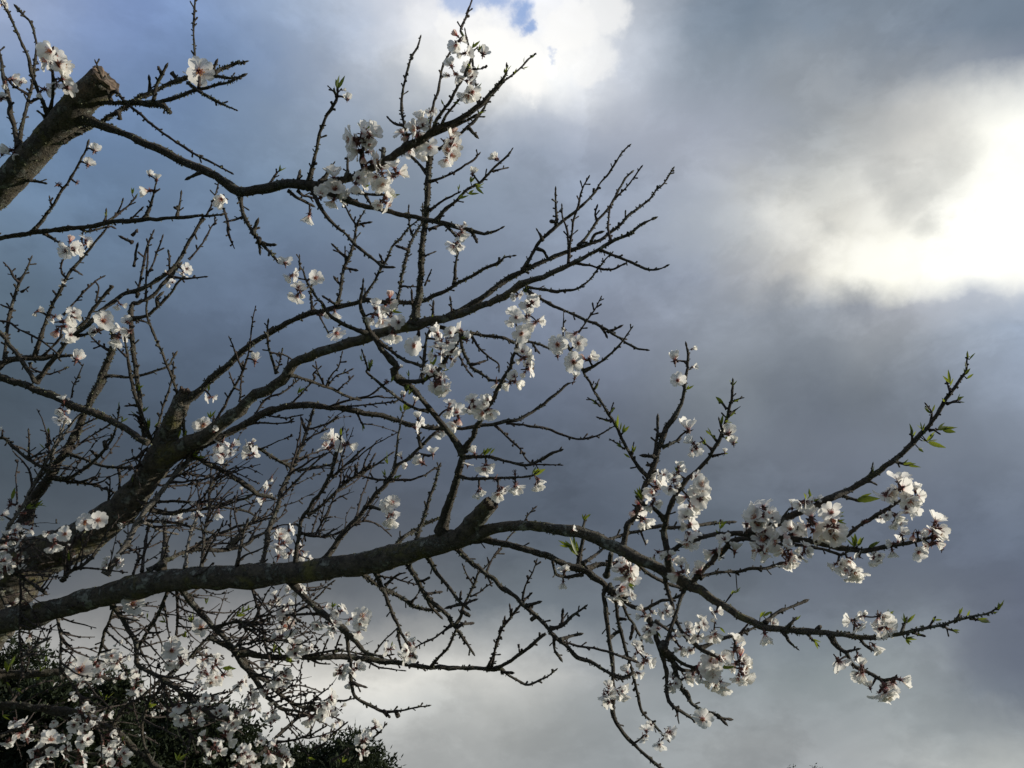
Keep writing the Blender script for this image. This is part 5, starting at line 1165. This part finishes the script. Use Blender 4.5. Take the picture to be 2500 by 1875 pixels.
for tok in LS.split():
    if tok in SHEET: sh = tok; continue
    x, y, ang, ln, n = [float(q) for q in tok.split(',')]
    if n < 1: continue
    S_ = SHEET[sh][2]; px, py = src(sh, x, y)
    k = int(np.argmin((SAMP[:, 0] - px) ** 2 + (SAMP[:, 1] - py) ** 2 + 60 * SAMP[:, 2])); q = SAMP[k]
    d = q[2] - R_.uniform(0.0, 0.012)
    c = P3(px, py, d) - TB
    rt = P3(q[0], q[1], q[2]) - TB - c
    t_ = np.linspace(0, 1, 4)[:, None]; V, F = [], []
    tube(rt * t_, np.full(4, 4.0 / S_ / FOC * d), 5, V, F, cap0=True)
    e = mesh_obj('leaf_shoot', V, F, M['twig'], tree); e.location = c
    for i in range(int(n)):
        a = math.radians(ang + (i - (n - 1) / 2) * R_.uniform(18, 34) + R_.uniform(-6, 6))
        dx = RIGHT * math.cos(a) + UP * math.sin(a) - FWD * R_.uniform(-.45, .45); dx /= np.linalg.norm(dx)
        h = FWD * R_.choice((-1, 1)) + np.array([R_.gauss(0, .5) for _ in range(3)]); dy = np.cross(h, dx); dy /= np.linalg.norm(dy); dz = np.cross(dx, dy)
        L = ln / S_ / FOC * d * (1 if i == 0 else R_.uniform(.6, .95))
        o = bpy.data.objects.new('leaf', LFM[R_.randrange(5)]); COL.objects.link(o); o.parent = e
        wid = L * R_.uniform(.8, 1.25)
        o.matrix_local = Matrix([[dx[r] * L, dy[r] * wid, dz[r] * L, 0] for r in range(3)] + [[0, 0, 0, 1]])
        nleaf += 1
    nsh += 1

# ------------------------------------------------------------------ evergreens behind, and the ground
def evergreen(loc, top_z, rad, label, nleaf, seed, leafL, name='evergreen_tree', lobes=34, low=0.25, shape=1.0):
    rg = np.random.default_rng(seed)
    root = empty(name, (loc[0], loc[1], 0), label, 'tree'); root['group'] = 'evergreen trees behind the almond'
    V, F = [], []; zz = np.linspace(0, 1, 12)
    tp = np.stack([0.12 * np.sin(zz * 4 + seed), 0.1 * np.cos(zz * 3), zz * top_z * 0.8 - 0.1 * (zz == 0)], 1)
    tube(tp, 0.16 * rad * (1.15 - zz) * .7 + .01, 12, V, F, jit=.04)
    mesh_obj('trunk', V, F, M['branch'], root)
    cz = top_z * (0.5 + low / 2); hz = top_z - cz
    LB = []
    for i in range(lobes):
        dv = rg.normal(0, 1, 3); dv /= np.linalg.norm(dv); rr = rg.uniform(.45, .86)
        c = np.array([dv[0] * rad * rr, dv[1] * rad * rr, cz + dv[2] * hz * rr * shape])
        LB.append((c, rad * rg.uniform(.16, .34)))
        if i < 16:
            Vb, Fb = [], []; t = np.linspace(0, 1, 6)[:, None]; s0 = np.array([0.0, 0.0, max(c[2] * .5, .3)])
            pp = s0 * (1 - t) + c * t + np.array([0, 0, .15]) * np.sin(t * 3.14); tube(pp, .045 * rad * (1.1 - t[:, 0]) * .7 + .004, 6, Vb, Fb, jit=.05)
            mesh_obj('limb', Vb, Fb, M['branch'], root)
    Vv = np.zeros((nleaf * 4, 3)); per = nleaf // lobes; idx = 0
    Fs = []
    for (c, r) in LB:
        # sprays: short shoots of leaves standing out from each lobe
        ns = max(per // 9, 1)
        for s in range(ns):
            dv = rg.normal(0, 1, 3); dv /= np.linalg.norm(dv); dv[2] = abs(dv[2]) * .9 + dv[2] * .1
            base = c + dv * r * rg.uniform(.35, 1.0); grow = dv * .8 + rg.normal(0, .5, 3) + np.array([0, 0, .5]); grow /= np.linalg.norm(grow)
            for q in range(9):
                if idx >= nleaf: break
                p = base + grow * leafL * q * .36; ld = grow * .6 + rg.normal(0, .75, 3); ld /= np.linalg.norm(ld)
                sd = np.cross(ld, rg.normal(0, 1, 3)); sd /= np.linalg.norm(sd); L = leafL * rg.uniform(.7, 1.3); w = L * .17
                Vv[idx * 4:idx * 4 + 4] = [p, p + ld * L * .5 - sd * w, p + ld * L, p + ld * L * .5 + sd * w]
                Fs.append((idx * 4, idx * 4 + 1, idx * 4 + 2, idx * 4 + 3)); idx += 1
    o = mesh_obj('crown', Vv[:idx * 4], Fs, M['tealeaf'], root, smooth=False)
    return root
def ground_spot(px, py, dist):
    p = P3(px, py, dist); return p
def place_tree(px, ytop, dist, radpx, *a, **k):
    top = P3(px, ytop, dist); r = radpx / FOC * dist
    return evergreen((top[0], top[1]), top[2], r, a[0], a[1], a[2], a[3], **k)
place_tree(20, 1530, 9.0, 260, 'tall dark evergreen tree at the left edge, filling the gap under the lowest bough', 42000, 3, 0.075, lobes=60)
place_tree(215, 1610, 8.0, 170, 'narrow dark evergreen tree just right of the tall one at the left edge', 26000, 13, 0.07, lobes=40)
place_tree(480, 1725, 9.5, 230, 'broad low evergreen tree behind the densest white blossom', 34000, 4, 0.075, lobes=50)
place_tree(850, 1785, 8.5, 145, 'small rounded evergreen tree at the bottom, rightmost of the dark group', 19000, 6, 0.065, lobes=44)
place_tree(700, 1815, 10.5, 150, 'evergreen tree between the broad low one and the rightmost rounded one', 20000, 8, 0.075, lobes=40)
t1 = place_tree(1931, 1870, 34.0, 8, 'distant treetop sprig at the lower right edge, the left of the two', 500, 21, 0.11, lobes=9, name='distant_tree', low=.6)
t2 = place_tree(1989, 1867, 34.0, 7, 'distant treetop sprig at the lower right edge, the right and taller of the two', 500, 23, 0.11, lobes=9, name='distant_tree', low=.6)
for t in (t1, t2): t['group'] = 'distant treetops on the horizon'

V, F = [], []; n = 40; S = 900.0
for i in range(n + 1):
    for j in range(n + 1):
        a = (i / n * 2 - 1); b = (j / n * 2 - 1)
        x = a * abs(a) * S; y = b * abs(b) * S
        V.append((x, y, 0.0 if math.hypot(x, y) < 60 else -0.02 * (1 + math.sin(x * .02) * math.cos(y * .017)) * min(math.hypot(x, y) / 60, 20)))
for i in range(n):
    for j in range(n):
        p = i * (n + 1) + j; F.append((p, p + n + 1, p + n + 2, p + 1))
g = mesh_obj('ground', V, F, M['grass']); g['kind'] = 'structure'
print('spurs', spurs, 'twigs', len([o for o in bpy.data.objects if o.name.split('.')[0]=='twig']), 'tris', sum(len(o.data.polygons)*2 for o in bpy.data.objects if o.type=='MESH')); print('blossoms', len(FL), 'petals', npet, 'leaves', nleaf, 'shoots', nsh, 'branches', len(BRS), 'objects', len(bpy.data.objects))
